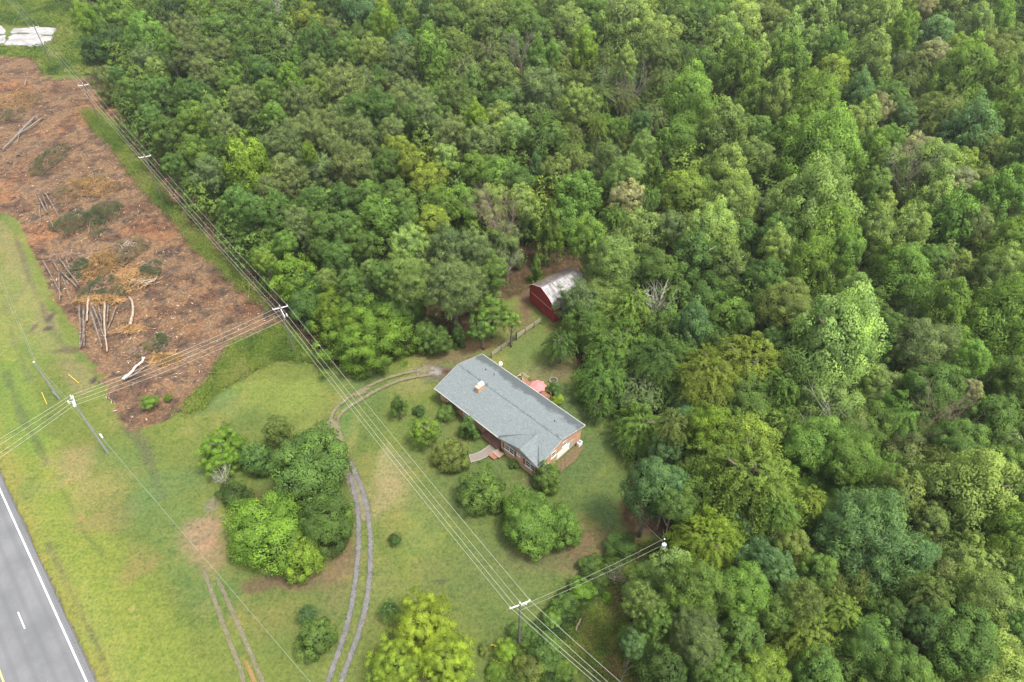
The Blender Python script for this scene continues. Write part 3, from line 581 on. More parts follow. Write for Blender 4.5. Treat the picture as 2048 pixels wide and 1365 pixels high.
# forest trees: centre u, v, width, kind, colour
CAT = """172 42 44 P B;237 32 62 P b;303 28 60 O m;229 84 62 O d;191 104 52 O d;293 76 62 P b;292 118 48 N g;235 152 30 O m;264 178 40 O m;324 198 72 N m;378 190 52 N m;312 142 42 O l;375 112 58 N g;358 72 58 N g;410 148 58 N g;462 175 42 O b;340 270 58 O m;384 242 58 O b;452 262 58 N g;425 224 40 P l;487 208 58 N g;390 310 60 O b;415 348 58 N g;495 340 86 P B;300 232 44 O m;345 330 40 O m;435 300 44 N m;440 65 60 O m;405 25 58 O b;470 30 60 O m;350 20 50 O d;440 110 56 N g;490 120 56 N m;520 145 50 O m;335 90 36 P b
651 18 60 O d;713 27 75 O u;765 22 32 P y;772 48 45 P B;853 24 50 C u;900 46 55 O m;966 16 55 O l;995 56 76 O o;534 42 60 O m;618 50 62 O y;527 82 70 O m;633 100 76 N m;691 97 52 O m;746 115 66 N l;808 130 76 N g;805 92 45 O u;862 110 72 P b;926 145 72 F g;977 122 72 F g;907 92 50 O o;1006 157 56 O o;582 160 44 P B;629 178 40 O y;629 142 50 O o;534 189 50 N m;600 218 76 N g;545 229 44 O b;695 178 76 N g;717 222 56 N m;761 222 70 N m;842 207 60 N g;820 232 40 N m;907 200 70 N o;951 236 42 P B;999 211 56 O m;1000 247 66 O l;563 292 66 N g;622 266 60 N g;666 292 50 N g;717 280 76 N g;849 237 60 N g;783 266 52 N g;794 302 50 O y;618 306 30 P B;625 347 76 N g;578 352 66 N g;702 339 86 N g;904 284 76 N g;962 288 66 N g;893 316 46 O l;820 332 60 O y;856 362 66 O y;951 342 60 O b;999 354 60 O b
688 405 60 O m;739 398 56 O m;790 402 66 O m;556 432 76 N m;604 452 60 N g;648 454 50 O m;688 457 56 O m;761 442 76 O b;816 438 50 O m;864 449 60 O y;886 416 66 O b;926 405 60 O b;988 402 64 O l;571 484 50 O b;591 560 88 O B 13;654 557 36 O l;677 517 60 O m;723 491 50 O m;740 537 34 O l;763 550 52 O m;819 492 76 N l;816 563 96 N l;898 502 86 N g;951 505 76 N g;908 576 108 N g;987 545 56 O m;664 608 58 O B 12;717 603 60 O m;668 650 72 O B 10;849 672 62 O m 6;878 682 50 O m 6;915 672 38 C m 6;740 350 60 O m;530 520 40 O y;505 420 50 O m;470 400 50 O m;640 500 44 O m;700 560 44 O m;540 380 50 N g;625 405 56 N m;560 330 30 O m;780 330 50 O m
1046 50 76 O m;1079 67 55 O m;1123 24 70 O o;1185 24 60 O b;1141 68 76 O l;1250 48 84 O l;1310 76 78 O l;1360 30 50 O m;1394 40 70 O m;1423 20 50 O b;1475 48 80 O l;1518 38 60 O o;1075 115 46 P b;1105 108 34 P b;1170 97 50 P B;1115 134 56 F o;1156 170 50 N o;1207 123 56 F o;1251 120 36 P l;1313 123 76 N o;1361 108 50 F m;1412 134 56 O m;1452 87 66 P l;1072 192 90 N g;1156 214 70 N l;1200 197 60 F m;1244 200 56 F o;1244 155 56 F m;1328 168 60 F o;1277 190 44 C d;1375 160 56 F m;1196 250 36 F y;1035 266 56 O l;1086 280 84 O m;1137 273 50 F o;1145 306 40 F l;1375 214 100 P b;1353 290 76 O b;1445 258 80 P l;1474 145 84 P b;1515 127 60 P l;1515 207 60 P b;1507 266 60 O m;1511 321 70 O o;1214 306 38 N o;1288 290 44 N l;1251 354 64 N l;1306 354 52 C b;1072 343 40 C u;1108 350 60 O o;1158 390 76 O b;1365 388 80 O y;1452 346 80 P l;1463 420 98 P l;1251 401 64 O w;1229 438 58 F b;1295 398 50 F m;1288 468 86 O l;1346 452 50 O g;1416 474 98 P l;1046 405 60 O l;1100 465 62 C b;1035 372 60 O m;1174 478 66 P b;1072 545 38 C b 7;1310 230 50 F g;1280 245 40 O d
1222 530 112 N l;1162 608 86 N g 12;1120 692 66 F m 8;1311 537 72 O m;1390 515 88 O m;1458 537 80 O o;1262 616 92 F b;1384 650 72 P u;1238 712 150 F b 11;1212 768 120 F b 10;1320 722 100 F m;1408 757 122 F y;1490 731 140 F y;1282 863 106 F b 9;1345 850 70 F o;1418 858 90 O B;1470 908 150 O y;1332 905 66 O u 10;1530 560 80 O m;1570 617 98 O o;1626 535 104 P b;1662 700 180 P l;1655 790 124 O l;1487 642 40 O m;1635 898 126 O b;1360 700 60 F m;1545 680 50 O d;1560 770 90 F b
1708 584 60 P l;1793 568 124 P b;1892 611 80 P b;1998 552 96 P l;1849 700 104 O g;2004 650 140 P b;1942 717 62 P b;1866 784 104 O m;1800 842 116 F b;1942 779 40 O w;1981 832 90 O m;1694 910 106 O b;1915 890 96 O m;1754 766 50 O o;1780 650 60 O m;2035 760 80 O m;2030 920 80 O m;1880 920 60 F o;1990 930 70 O m
1727 1087 196 N u;1587 1098 70 O o;1553 1140 76 O u;1928 1004 180 P l;1802 992 88 O o;1860 1038 60 O o;2020 1055 90 P b;1938 1120 116 F l;1842 1106 60 O u;2023 1140 70 F m;1860 1192 90 F o;1682 1222 70 F y;1607 1202 80 N o;1604 1270 124 F y;1979 1208 116 O l;1928 1283 126 O m;1740 1292 106 O m;1979 1328 130 O l;1638 1345 80 O m;1808 1345 96 O m;1780 1230 60 O d;1850 1250 70 O d;2040 1250 70 O m;1640 1140 60 O m
1302 975 108 P u;1490 968 200 F y;1411 1084 140 F Y;1527 1118 58 O u;1343 1138 78 O l;1387 1190 130 N m;1282 1200 66 N o;1266 1288 50 O u;1486 1190 104 O b;1312 1247 78 N m;1391 1275 96 N g;1411 1321 86 N m;1329 1342 80 O d;1517 1342 104 O y;1560 1030 70 F b;1350 1010 60 O m;1480 1270 80 O m;1455 1350 70 O m;1550 1230 60 O m;1340 960 60 O u;1620 1000 60 F y
1551 13 60 O m;1613 24 50 P m;1631 46 76 P l;1547 50 56 O o;1576 82 60 P l;1617 85 42 P l;1558 112 50 P b;1660 105 60 P b;1576 145 76 P b;1657 152 70 O y;1693 24 70 O m;1697 52 50 O o;1756 46 74 P l;1800 72 60 P B;1807 22 60 O l;1737 130 80 P l;1844 14 40 O w;1862 75 70 O u;1866 111 50 O w;1950 57 60 P l;1990 53 60 P B;1891 24 70 O o;1939 13 80 O o;2012 24 80 O m;1917 100 50 O y;1983 112 80 O o;2030 86 60 O o;1829 134 60 F o;1807 178 70 F o;1921 160 106 P b;1990 182 76 P b;2038 178 60 P l;1873 236 104 F o;1917 211 70 F o;1715 185 50 P u;1668 203 50 O o;1554 200 60 P l;1620 225 104 P b;1569 273 60 P b;1730 240 56 P l;1756 222 50 O w;1778 207 60 O m;1807 236 46 O u;1701 251 50 P l;1932 269 92 P u;2016 255 90 P b;1642 321 140 P b;1748 300 60 P b;1785 277 44 O b;1836 306 68 O w;1913 332 60 O y;1976 302 60 O o;2034 313 60 P m;1855 354 104 P l;1759 332 76 O g;1748 376 60 O m;1866 416 76 P l;1730 420 46 C m;1921 367 50 O w;1957 376 70 O o;2020 376 70 P b;1972 412 80 P b;1624 427 142 P l;1558 463 60 O m;1640 480 120 P b;1550 492 60 P l;1748 463 60 P l;1807 467 80 P l;1895 456 90 P b;1946 452 60 O g;2020 485 80 P b;1690 500 70 P b;1860 520 60 O m;1570 400 60 P l"""
for ent in CAT.replace('\n', ';').split(';'):
    a_ = ent.split()
    if len(a_) >= 5: tree(float(a_[0]), float(a_[1]), float(a_[2]), a_[3], a_[4], h=float(a_[5]) if len(a_) > 5 else None, pale=(a_[3] == 'O' and a_[4] in 'mo' and 1340 < float(a_[0]) < 1500 and 480 < float(a_[1]) < 560))

# further forest trees that fill the canopy between the ones above
FOR_IN = lambda P: inpoly(np.array([P[0]]), np.array([P[1]]), FOREST)[0] and sdf(np.array([P[0]]), np.array([P[1]]), FOREST)[0] > 1.2
base_n = len(TR); ir = random.Random(77); lst = [(T['u'], T['v'], T['w'], T['kind'], T['ck']) for T in TR]
GAPS = [(1225, 470, 32), (1190, 430, 22), (1255, 330, 26), (1303, 645, 30), (1440, 620, 34), (1500, 690, 26), (1600, 900, 34), (1205, 655, 26), (1345, 1062, 44), (1870, 1070, 20), (1040, 560, 40), (1110, 585, 62), (1000, 620, 50), (1640, 830, 22), (1840, 190, 12)]
KV = {'A': .5, 'O': .62, 'P': .85, 'N': .68, 'F': .55, 'C': 1.1, 'S': .5, 'D': 1}
cov = [(a, b_, c_*.5, c_*KV[d]) for a, b_, c_, d, e in lst]
pend = []
def TR_add(u, v, w, k, c, h): pend.append((w, u, v, k, c, h))
tries = 0
while tries < 26000:
    tries += 1; u = ir.uniform(100, 2080); v = ir.uniform(-25, 1400)
    if any(math.hypot(u-a, v-b_) < c_ for a, b_, c_ in GAPS): continue
    if any(((u-a)/c_)**2+((v-b_)/d)**2 < (.92 if tries < 16000 else .7) for a, b_, c_, d in cov): continue
    P = at(u, v, 9)
    if not FOR_IN(P) or not FOR_IN(at(u, v, 2)): continue
    sc = proj(P)[2]; wpx = ir.uniform(6.2, 9.4)*CF/sc
    near = sorted(lst, key=lambda T: (T[0]-u)**2+(T[1]-v)**2)[:4]; T = ir.choice(near); kd = T[3] if T[3] in 'OPNF' else 'O'; ck = T[4] if T[4] in 'lbmgou' else ir.choice('mb')
    if ir.random() < .6: ck = ir.choice('mmgb')
    TR_add(u, v, wpx, kd, ck, h={'O': 10, 'P': 12, 'N': 11, 'F': 9.5}[kd]*ir.uniform(.85, 1.1)); cov.append((u, v, wpx*.5, wpx*KV[kd]))
pend.sort(reverse=True); nO = sum(T['kind'] == 'O' for T in TR)+40; far = []
for (w_, u, v, k, c_, h_) in pend:
    if k == 'O':
        if nO >= 292: far.append((w_, u, v, c_, h_)); continue
        nO += 1
    tree(u, v, w_, k, c_, h=h_)
print('infill', len(pend), 'merged', len(far), 'O', nO)
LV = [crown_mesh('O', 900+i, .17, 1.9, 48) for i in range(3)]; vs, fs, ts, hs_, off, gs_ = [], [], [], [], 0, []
for (w_, u, v, c_, h_) in far:
    V, F, T, G = LV[ir.randrange(3)]; P = at(u, v, h_*.55); Rr = w_/2*proj(P)[2]/CF*1.1; an = ir.uniform(0, 6.28); ca_, sa_ = math.cos(an), math.sin(an)
    X_ = V[:, 0]*ca_-V[:, 1]*sa_; Y_ = V[:, 0]*sa_+V[:, 1]*ca_; vs.append(np.stack([P[0]+X_*Rr, P[1]+Y_*Rr, P[2]+V[:, 2]*Rr*1.25], 1)); fs.append(F+off); gs_.append(np.stack([G[:, 0]*ca_-G[:, 1]*sa_, G[:, 0]*sa_+G[:, 1]*ca_, G[:, 2]], 1)); off += len(V); ts.append(T); hs_.append(np.full(len(T), {'l': .78, 'b': .6, 'm': .42, 'g': .5, 'o': .55, 'u': .45}.get(c_, .45)+ir.uniform(-.06, .06)))
if far:
    me = quadmesh('infill_woodland', np.concatenate(vs), np.concatenate(fs), np.concatenate(ts), SN=np.concatenate(gs_)); a = me.attributes.new('hue', 'FLOAT', 'FACE'); a.data.foreach_set('value', np.concatenate(hs_).astype(np.float32))
    tag(link(me, 'infill_woodland', MM), 'small green treetops between the bigger crowns, mostly far off', 'woodland', kind='stuff')
tree(735, 678, 172, 'A', 'B', h=11, vz=.9, label='big vivid green spreading tree at the forest corner beside the driveway bend')
tree(705, 640, 70, 'O', 'B', h=11, label='small vivid green tree behind the spreading tree at the forest corner')
tree(983, 620, 66, 'A', 'b', h=10, label='open branched light green tree in front of the barn yard, upper one')
tree(965, 652, 60, 'A', 'b', h=9, label='open branched light green tree in front of the barn yard, lower left one')
tree(1022, 640, 44, 'A', 'b', h=9, label='thin light green branches between the barn and the open tree')
# dead and bare trees
dead(1004, 459, 62, 110, 530, 'bare grey dead tree in the forest up and left of the red barn', PINKWOOD, 3, .1, 5, h=14)
dead(1015, 520, 70, 60, 560, 'tangle of grey dead branches beside the left wall of the barn', DEADWOOD, 5, .1, 4, h=6)
dead(1300, 620, 40, 110, 672, 'white barkless snag standing in the dark gap right of the barn', PALEBARK, 8, .16, 3, h=11)
dead(1042, 135, 36, 60, 170, 'grey dead tree at the top centre beside pale poplars', DEADWOOD, 9, .12, 4, h=15)
dead(1228, 95, 24, 30, 110, 'tiny grey dead crown at the top between broadleaf trees', DEADWOOD, 10, .1, 4, h=17)
dead(567, 60, 36, 50, 85, 'small pale dead tree near the top left of the forest', PALEBARK, 11, .1, 4, h=17)
dead(1244, 249, 36, 70, 275, 'thin dry pine with bare grey lower branches in the upper forest', DEADWOOD, 12, .1, 4, h=16)
dead(1806, 900, 50, 50, 930, 'pinkish grey dead crown in the right part of the forest', PINKWOOD, 13, .1, 5, h=12)
dead(1770, 412, 36, 60, 440, 'grey dead tree among pale poplars in the upper right', DEADWOOD, 14, .1, 4, h=14)
dead(1594, 870, 26, 90, 935, 'thin white leafless stem in the dark gap of the right forest', PALEBARK, 15, .09, 2, h=12)
dead(1632, 862, 50, 40, 915, 'white forked dead branches right of the thin leafless stem', PALEBARK, 16, .1, 3, h=12)
dead(455, 952, 40, 40, 972, 'grey leafless shrub at the lower left of the lawn thicket', PALEBARK, 17, .05, 4, 'dead shrub', 'dead_shrub', h=3.5)
dead(1228, 1145, 46, 40, 1162, 'heap of grey dead brush on the bank under the service wires', DEADWOOD, 18, .06, 5, 'brush heap', 'brush_heap', h=2.2)
# labels for the forest trees
def wherephrase(T):
    u, v = T['u'], T['v']
    d = math.hypot(u-1105, v-590)
    if d < 120: return ('left of' if u < 1070 else 'right of')+' the red barn' if abs(u-1105) > abs(v-590) else ('above' if v < 590 else 'below')+' the red barn'
    cx = ['far left', 'left', 'centre left', 'centre', 'centre right', 'right', 'far right'][min(6, int(u/293))]
    cy = ['top', 'upper', 'middle', 'lower', 'bottom'][min(4, int(v/273))]
    return f"in the forest, {cy} {cx}"
ORD = ['leftmost', 'second', 'third', 'fourth', 'fifth', 'sixth', 'seventh', 'eighth', 'ninth', 'tenth', 'eleventh', 'twelfth', 'thirteenth', 'fourteenth', 'fifteenth', 'sixteenth', 'seventeenth', 'eighteenth', 'nineteenth', 'twentieth']+['twenty-'+q for q in ('first','second','third','fourth','fifth','sixth','seventh','eighth','ninth')]
bk = {}
for T in TR:
    if T['label']: tag(T['o'], T['label'], T['cat'] or ('shrub' if T['kind'] == 'S' else 'tree')); continue
    sz = 'small' if T['R'] < 3.2 else 'large' if T['R'] > 5.6 else 'medium'
    bk.setdefault((sz, COLS[T['ck']][0], TW[T['kind']], wherephrase(T)), []).append(T)
for (sz, cn, kn, wh), L in bk.items():
    L.sort(key=lambda T: T['u']); n = len(L)
    for i, T in enumerate(L):
        s_ = f"{sz} {cn} {kn} {wh}"
        if n > 1: s_ += f", {ORD[i]}"+(" from left" if i else "")
        tag(T['o'], s_, 'tree', f"{cn} {kn}s in the forest")
print('trees', len(TR), 'max label', max(len(T['o']['label'].split()) for T in TR))

# understory: the low green mass between the trees, uncountable
def mass(name, pts, rad, hgt, per, leafs, hue, z0=0, asp=.6, seed=3, huej=.12):
    g = np.random.default_rng(seed); n = len(pts); V = []; T_ = []; H_ = []
    tot = n*per; idx = np.repeat(np.arange(n), per); q = sphere_dirs(g, tot, -.15); rr = g.uniform(.75, 1.08, tot)
    P = np.stack([pts[idx, 0]+q[:, 0]*rad[idx]*rr, pts[idx, 1]+q[:, 1]*rad[idx]*rr, z0+(hgt[idx]*(q[:, 2]*.6+.42)*rr)], 1)
    Nn = unit(q+g.normal(size=(tot, 3))*.7); V, F = cards(P, Nn, leafs*g.uniform(.6, 1.3, tot), asp, g); print(name, n)
    hh = np.clip(np.repeat(hue, per)+g.normal(size=tot)*huej*.4, 0, 1)
    me = quadmesh(name, V, F, np.clip(g.normal(.5, .2, tot), 0, 1), SN=unit(q*.8+np.array([0, 0, .4]))); a = me.attributes.new('hue', 'FLOAT', 'FACE'); a.data.foreach_set('value', hh.astype(np.float32))
    return me
def scatter(n, P, x0, x1, y0, y1, seed):
    g = np.random.default_rng(seed); out = np.stack([g.uniform(x0, x1, n), g.uniform(y0, y1, n)], 1)
    return out[inpoly(out[:, 0], out[:, 1], P)]
FX = scatter(30000, FOREST, -330, 420, 20, 520, 21)
def infov(p, m=1.15):
    k = p[:, 1]*FW[1]+(0-CH)*FW[2]; u = 1024+CF*p[:, 0]/k; return (np.abs(u-1024) < 1024*m)
FX = FX[infov(FX)]
sd_ = sdf(FX[:, 0], FX[:, 1], FOREST); keep = sd_ > 2
# keep the dark gaps of the photograph free of tall undergrowth
gapc = [at(1225, 480), at(1190, 420), at(1250, 330), at(1310, 650), at(1430, 640), at(1500, 680), at(1600, 900), at(1190, 660), at(1340, 1060)]
FX = FX[keep]; sd_ = sd_[keep]; print('understory', len(FX))
g_ = np.random.default_rng(2); rad = g_.uniform(1.2, 2.4, len(FX)); hgt = g_.uniform(1.2, 5.5, len(FX))
for gc in gapc:
    dg = np.hypot(FX[:, 0]-gc[0], FX[:, 1]-gc[1]); hgt = np.where(dg < 5, np.minimum(hgt, 1.5), hgt)
dy = FX[:, 1] > 330; hgt[dy] = g_.uniform(7, 15, dy.sum()); rad[dy] = g_.uniform(3, 5, dy.sum())
hu = np.clip(fbm(FX[:, 0], FX[:, 1], 25, 44)*.5+.05+g_.normal(size=len(FX))*.1, 0, .6)
o = link(mass('forest_undergrowth', FX, rad, hgt, 80, .2, hu, seed=5), 'forest_undergrowth', MM); tag(o, 'dense green undergrowth and young trees filling the forest floor', 'undergrowth', kind='stuff')

SLAB = W([(-30,48),(118,54),(118,72),(108,90),(60,98),(-30,96)])
def weeds(name, P, n, seed, label, rlo=.35, rhi=1.0, hlo=.35, hhi=1.5, huelo=.3, huehi=.95, per=70, leafs=.085):
    lo = P.min(axis=0); hi = P.max(axis=0); pts = scatter(n, P, lo[0], hi[0], lo[1], hi[1], seed); g = np.random.default_rng(seed); pts = pts[~inpoly(pts[:, 0], pts[:, 1], SLAB)]
    k = len(pts); hue = np.clip(fbm(pts[:, 0], pts[:, 1], 7, seed)*(huehi-huelo)*1.6+huelo-.25+g.normal(size=k)*.13, 0, 1)
    o = link(mass(name, pts, g.uniform(rlo, rhi, k), g.uniform(hlo, hhi, k), per, leafs, hue, seed=seed), name, MM); tag(o, label, 'weeds', kind='stuff')
weeds('weeds', WEED1, 22000, 31, 'bright green weed strip between the cleared soil and the forest wall', .5, 1.9, .3, 3.2, per=75, huelo=.3, huehi=1.05)
weeds('weeds', WEED2, 6500, 32, 'green weeds on the lawn side of the cleared soil', .4, 1.5, .3, 2.4, huelo=.3, huehi=1.0, per=80)
weeds('weeds', WEED3, 5000, 33, 'weeds and brambles on the bank along the lower fence line', hhi=1.0, huelo=.15, huehi=.8)
weeds('weeds', WEED4, 9000, 34, 'rough tall weeds around the broken concrete slabs', .8, 2.4, .4, 1.7, leafs=.17, per=44)
MIX = W([(1180,1180),(1240,1130),(1290,1080),(1320,1100),(1290,1180),(1270,1260),(1290,1370),(1180,1380),(1140,1300),(1120,1250)])
weeds('weeds', MIX, 1800, 35, 'sparse olive grass in the clearing right of the bank', .2, .7, .1, .45, .6, 1.0, per=40, leafs=.07)

# ------------------------------------------------------------------ brick house
m, t, b = newmat('shingles', .9, .15)
tc = nd(t, 'ShaderNodeTexCoord').outputs['Object']
br = nd(t, 'ShaderNodeTexBrick'); br.inputs['Scale'].default_value = 1; br.inputs['Brick Width'].default_value = .35; br.inputs['Row Height'].default_value = .16; br.inputs['Mortar Size'].default_value = .008
br.inputs['Color1'].default_value = (.138, .158, .163, 1); br.inputs['Color2'].default_value = (.172, .194, .198, 1); br.inputs['Mortar'].default_value = (.12, .14, .148, 1); t.links.new(tc, br.inputs['Vector'])
cc = mix(t, 1.0, br.outputs[0], ramp(t, noise(t, 3.5, 6, .75, tc), [(.3, (.78, .8, .8)), (.7, (1.2, 1.2, 1.18))]), 'MULTIPLY')
# dark algae streaks grow up from the back eave (object y 11.3) and run in from it
sx = nd(t, 'ShaderNodeSeparateXYZ'); t.links.new(tc, sx.inputs[0])
bk_ = maprange(t, sx.outputs['Y'], 7.6, 11.0); ns = noise(t, .42, 5, .6, tc, .3)
st = maprange(t, mth(t, 'ADD', mth(t, 'MULTIPLY', bk_, .42), mth(t, 'MULTIPLY', ns, .75)), .58, .74, 0, .75)
cc = mix(t, st, cc, (.055, .066, .068)); fr = mth(t, 'MULTIPLY', maprange(t, sx.outputs['Y'], 2.2, .2), maprange(t, noise(t, .9, 4, .7, tc), .55, .7, 0, .5)); cc = mix(t, fr, cc, (.085, .1, .1))
t.links.new(cc, b.inputs['Base Color']); bump(t, b, br.outputs[0], .3, .02); SHING = m
def brickmat(name, c1, c2, mo, sc=1):
    m, t, b = newmat(name, .9, .15); tc = nd(t, 'ShaderNodeTexCoord').outputs['Object']
    # world-sized bricks on walls facing x or y: use x+y as the run and z as the course
    s = nd(t, 'ShaderNodeSeparateXYZ'); t.links.new(tc, s.inputs[0]); cb = nd(t, 'ShaderNodeCombineXYZ')
    t.links.new(mth(t, 'ADD', s.outputs[0], s.outputs[1]), cb.inputs[0]); t.links.new(s.outputs[2], cb.inputs[1])
    br = nd(t, 'ShaderNodeTexBrick'); br.inputs['Scale'].default_value = 1; br.inputs['Brick Width'].default_value = .22*sc; br.inputs['Row Height'].default_value = .075*sc; br.inputs['Mortar Size'].default_value = .008
    br.inputs['Color1'].default_value = (*c1, 1); br.inputs['Color2'].default_value = (*c2, 1); br.inputs['Mortar'].default_value = (*mo, 1); t.links.new(cb.outputs[0], br.inputs['Vector'])
    c = mix(t, 1.0, br.outputs[0], ramp(t, noise(t, 1.2, 5, .7, tc), [(.3, (.8, .8, .8)), (.7, (1.15, 1.12, 1.1))]), 'MULTIPLY'); t.links.new(c, b.inputs['Base Color']); return m
BRICK = brickmat('brick', (.60, .33, .20), (.50, .25, .15), (.50, .42, .33))
GLASS, t, b = newmat('window_glass', .08, .6); b.inputs['Base Color'].default_value = (.03, .045, .04, 1)
TRIM = simple('trim', (.34, .335, .31), (.44, .43, .41), 3, .6, objco=True)
DECK = simple('deck_boards', (.20, .10, .065), (.29, .16, .105), 2, .8, objco=True)
STONE = simple('walk_stone', (.15, .125, .11), (.22, .19, .17), 5, .9); CURB = simple('walk_kerb', (.26, .24, .21), (.34, .32, .28), 5, .9)
DARK = simple('dark_iron', (.02, .02, .02), (.05, .05, .05), 5, .7)
A0 = at(869, 777, 3.4); HA = R(-43.6); L_, W_ = 23.7, 11.4; ZE, ZR = 3.4, 5.1
house = empty('brick_house', (A0[0], A0[1], 0), HA); tag(house, 'long single storey brick house with grey shingled gable roof in the middle lawn', 'house')
wl = MB(); s_ = (ZR-ZE)/(W_/2); o_ = .45
zi = lambda y_: ZE-.16+s_*min(y_, W_-y_)
XW = 15.6
def gablewall(x0, x1, y0, y1):
    # vertical wall between y0..y1 with gable top
    ys = [y0, W_/2, y1]; P = [(y0, -.3), (y1, -.3), (y1, zi(y1)), (W_/2, zi(W_/2)), (y0, zi(y0))]
    n = len(P); v = [(x0, p[0], p[1]) for p in P]+[(x1, p[0], p[1]) for p in P]
    wl.add(v, [tuple(range(n))[::-1], tuple(range(n, 2*n))]+[(i, (i+1) % n, n+(i+1) % n, n+i) for i in range(n)])
gablewall(.35, .6, .9, W_-o_); gablewall(L_-.6, L_-.35, .25, W_-o_)
wl.box(.6, W_-o_-.25, -.3, L_-.6, W_-o_, zi(W_-o_))
wl.box(.6, .9, -.3, 10.8, 1.15, zi(.9)); wl.box(10.8, .9, -.3, 11.05, 2.6, zi(.9)); wl.box(11.05, 2.35, -.3, XW, 2.6, zi(2.35))
wl.box(XW, .503, -.3, XW+.25, 2.35, ZE-.2); 
zp = 4.72; XP = 19.75                    # front wing gable
v = [(XW, .25, -.3), (L_-.6, .25, -.3), (L_-.6, .25, 3.42), (XP, .25, zp-.14), (XW, .25, 3.27)]
wl.add(v+[(p[0], .5, p[2]) for p in v], [(0, 1, 2, 3, 4), (9, 8, 7, 6, 5)]+[(i, 5+i, 5+(i+1) % 5, (i+1) % 5) for i in range(5)])
wall = wl.build('wall', BRICK, house)
rf = MB(); th = .14
rf.slab([(0, 0, ZE), (L_, 0, ZE), (L_, W_/2, ZR), (0, W_/2, ZR)], th); rf.slab([(0, W_/2, ZR), (L_, W_/2, ZR), (L_, W_, ZE), (0, W_, ZE)], th)
yb = (zp-ZE)/s_
rf.slab([(XW-.45, -.06, ZE+.03-.1), (XP, -.06, zp), (XP, yb, zp+.012)], .1); rf.slab([(XP, -.06, zp), (L_+.03, -.06, ZE+.02-.02), (XP, yb, zp+.012)], .1)
roof = rf.build('roof', SHING, house)
CAPM = simple('ridge_cap', (.075, .09, .095), (.19, .215, .22), 2.2, .9); cap = MB(); 
for q in range(24):
    a_, b2 = L_*q/24, L_*(q+1)/24-.03; cap.box(a_, W_/2-.16, ZR-.02, b2, W_/2+.16, ZR+.05)
cap.build('ridge_cap', CAPM, roof); cap = MB()
for q in range(9):
    cap.box(XP-.12, q*.52-.08, zp-.03, XP+.12, q*.52+.42, zp+.045)
cap.build('ridge_cap', CAPM, roof)
for xf, sg in ((XW-.35, 1), (L_-.1, -1)):
    vm = MB(); zq = lambda y_: ZE+s_*y_+.035; a_, b_ = np.array([xf, .12]), np.array([XP-sg*1.6, yb*.62]); d_ = (b_-a_)/np.linalg.norm(b_-a_); n_ = np.array([-d_[1], d_[0]])
    P_ = [a_-n_*.2, a_+n_*.2, b_+n_*.03, b_-n_*.03]; vm.slab([(p[0], p[1], zq(max(p[1], 0))) for p in P_], .012); vm.build('valley_stain', simple('valley_dark', (.05, .06, .062), (.1, .115, .12), 4, .9), roof)
fa = MB(); 
fa.box(0, -.1, ZE-.2, XW-.46, -.002, ZE+.0); fa.box(0, W_+.002, ZE-.2, L_, W_+.1, ZE-.005)
for xx in (-.05, L_+.003):
    for y0, y1, z0, z1 in ((0, W_/2, ZE, ZR), (W_, W_/2, ZE, ZR)):
        fa.add([(xx, y0, z0-.17), (xx, y1, z1-.17), (xx, y1, z1+.01), (xx, y0, z0+.01), (xx+.047, y0, z0-.17), (xx+.047, y1, z1-.17), (xx+.047, y1, z1+.01), (xx+.047, y0, z0+.01)], [(0,1,2,3),(7,6,5,4),(0,4,5,1),(1,5,6,2),(2,6,7,3),(3,7,4,0)])
fa.box(0, -.14, ZE-.13, .5, -.103, ZE); fa.box(L_-.35, W_+.103, ZE-.25, L_+.02, W_+.16, ZE); fa.tube([(.2, -.02, ZE-.2), (.3, .85, ZE-.5), (.3, .86, .1)], .04, 6); fa.tube([(L_-.5, W_-.2, ZE-.3), (L_-.45, W_-.4, .1)], .04, 6)
for x0 in (XW-.45,):
    fa.add([(x0, -.09, ZE-.3), (XP, -.09, zp-.17), (XP, -.09, zp-.01), (x0, -.09, ZE-.09), (L_, -.09, ZE-.2), (L_, -.09, ZE-.02)], [(0, 1, 2, 3), (1, 4, 5, 2)])
fa.build('gutter', TRIM, house)
SHUT = simple('shutter', (.2, .06, .045), (.28, .09, .07), 6, .8)
def window(x0, z0, wd, ht, axis='y', yv=.25, panes=2, shutters=True, parent=wall):
    fr = MB(); gl = MB(); sh = MB()
    def bx(mb, a, b_, c, d, e, f):   # along run, outwards depth, z
        if axis == 'y': mb.box(a, yv-d, e, b_, yv-c, f)
        else: mb.box(yv+c, a, e, yv+d, b_, f)
    bx(fr, x0-.07, x0+wd+.07, .003, .06, z0-.07, z0); bx(fr, x0-.07, x0+wd+.07, .003, .06, z0+ht, z0+ht+.07)
    bx(fr, x0-.07, x0, .003, .06, z0, z0+ht); bx(fr, x0+wd, x0+wd+.07, .003, .06, z0, z0+ht); bx(fr, x0-.16, x0+wd+.16, .003, .11, z0-.15, z0-.073)
    for k in range(1, panes): q = x0+wd*k/panes; bx(fr, q-.04, q+.04, .003, .06, z0, z0+ht)
    bx(fr, x0, x0+wd, .018, .05, z0+ht*.5-.02, z0+ht*.5+.02)
    f = fr.build('window', WHITE, parent); bx(gl, x0, x0+wd, .002, .015, z0, z0+ht); gl.build('pane', GLASS, f)
    if shutters:
        for a in (x0-.55, x0+wd+.1): sh = MB(); bx(sh, a, a+.42, .003, .04, z0-.05, z0+ht+.05); sh.build('shutter', SHUT, parent)
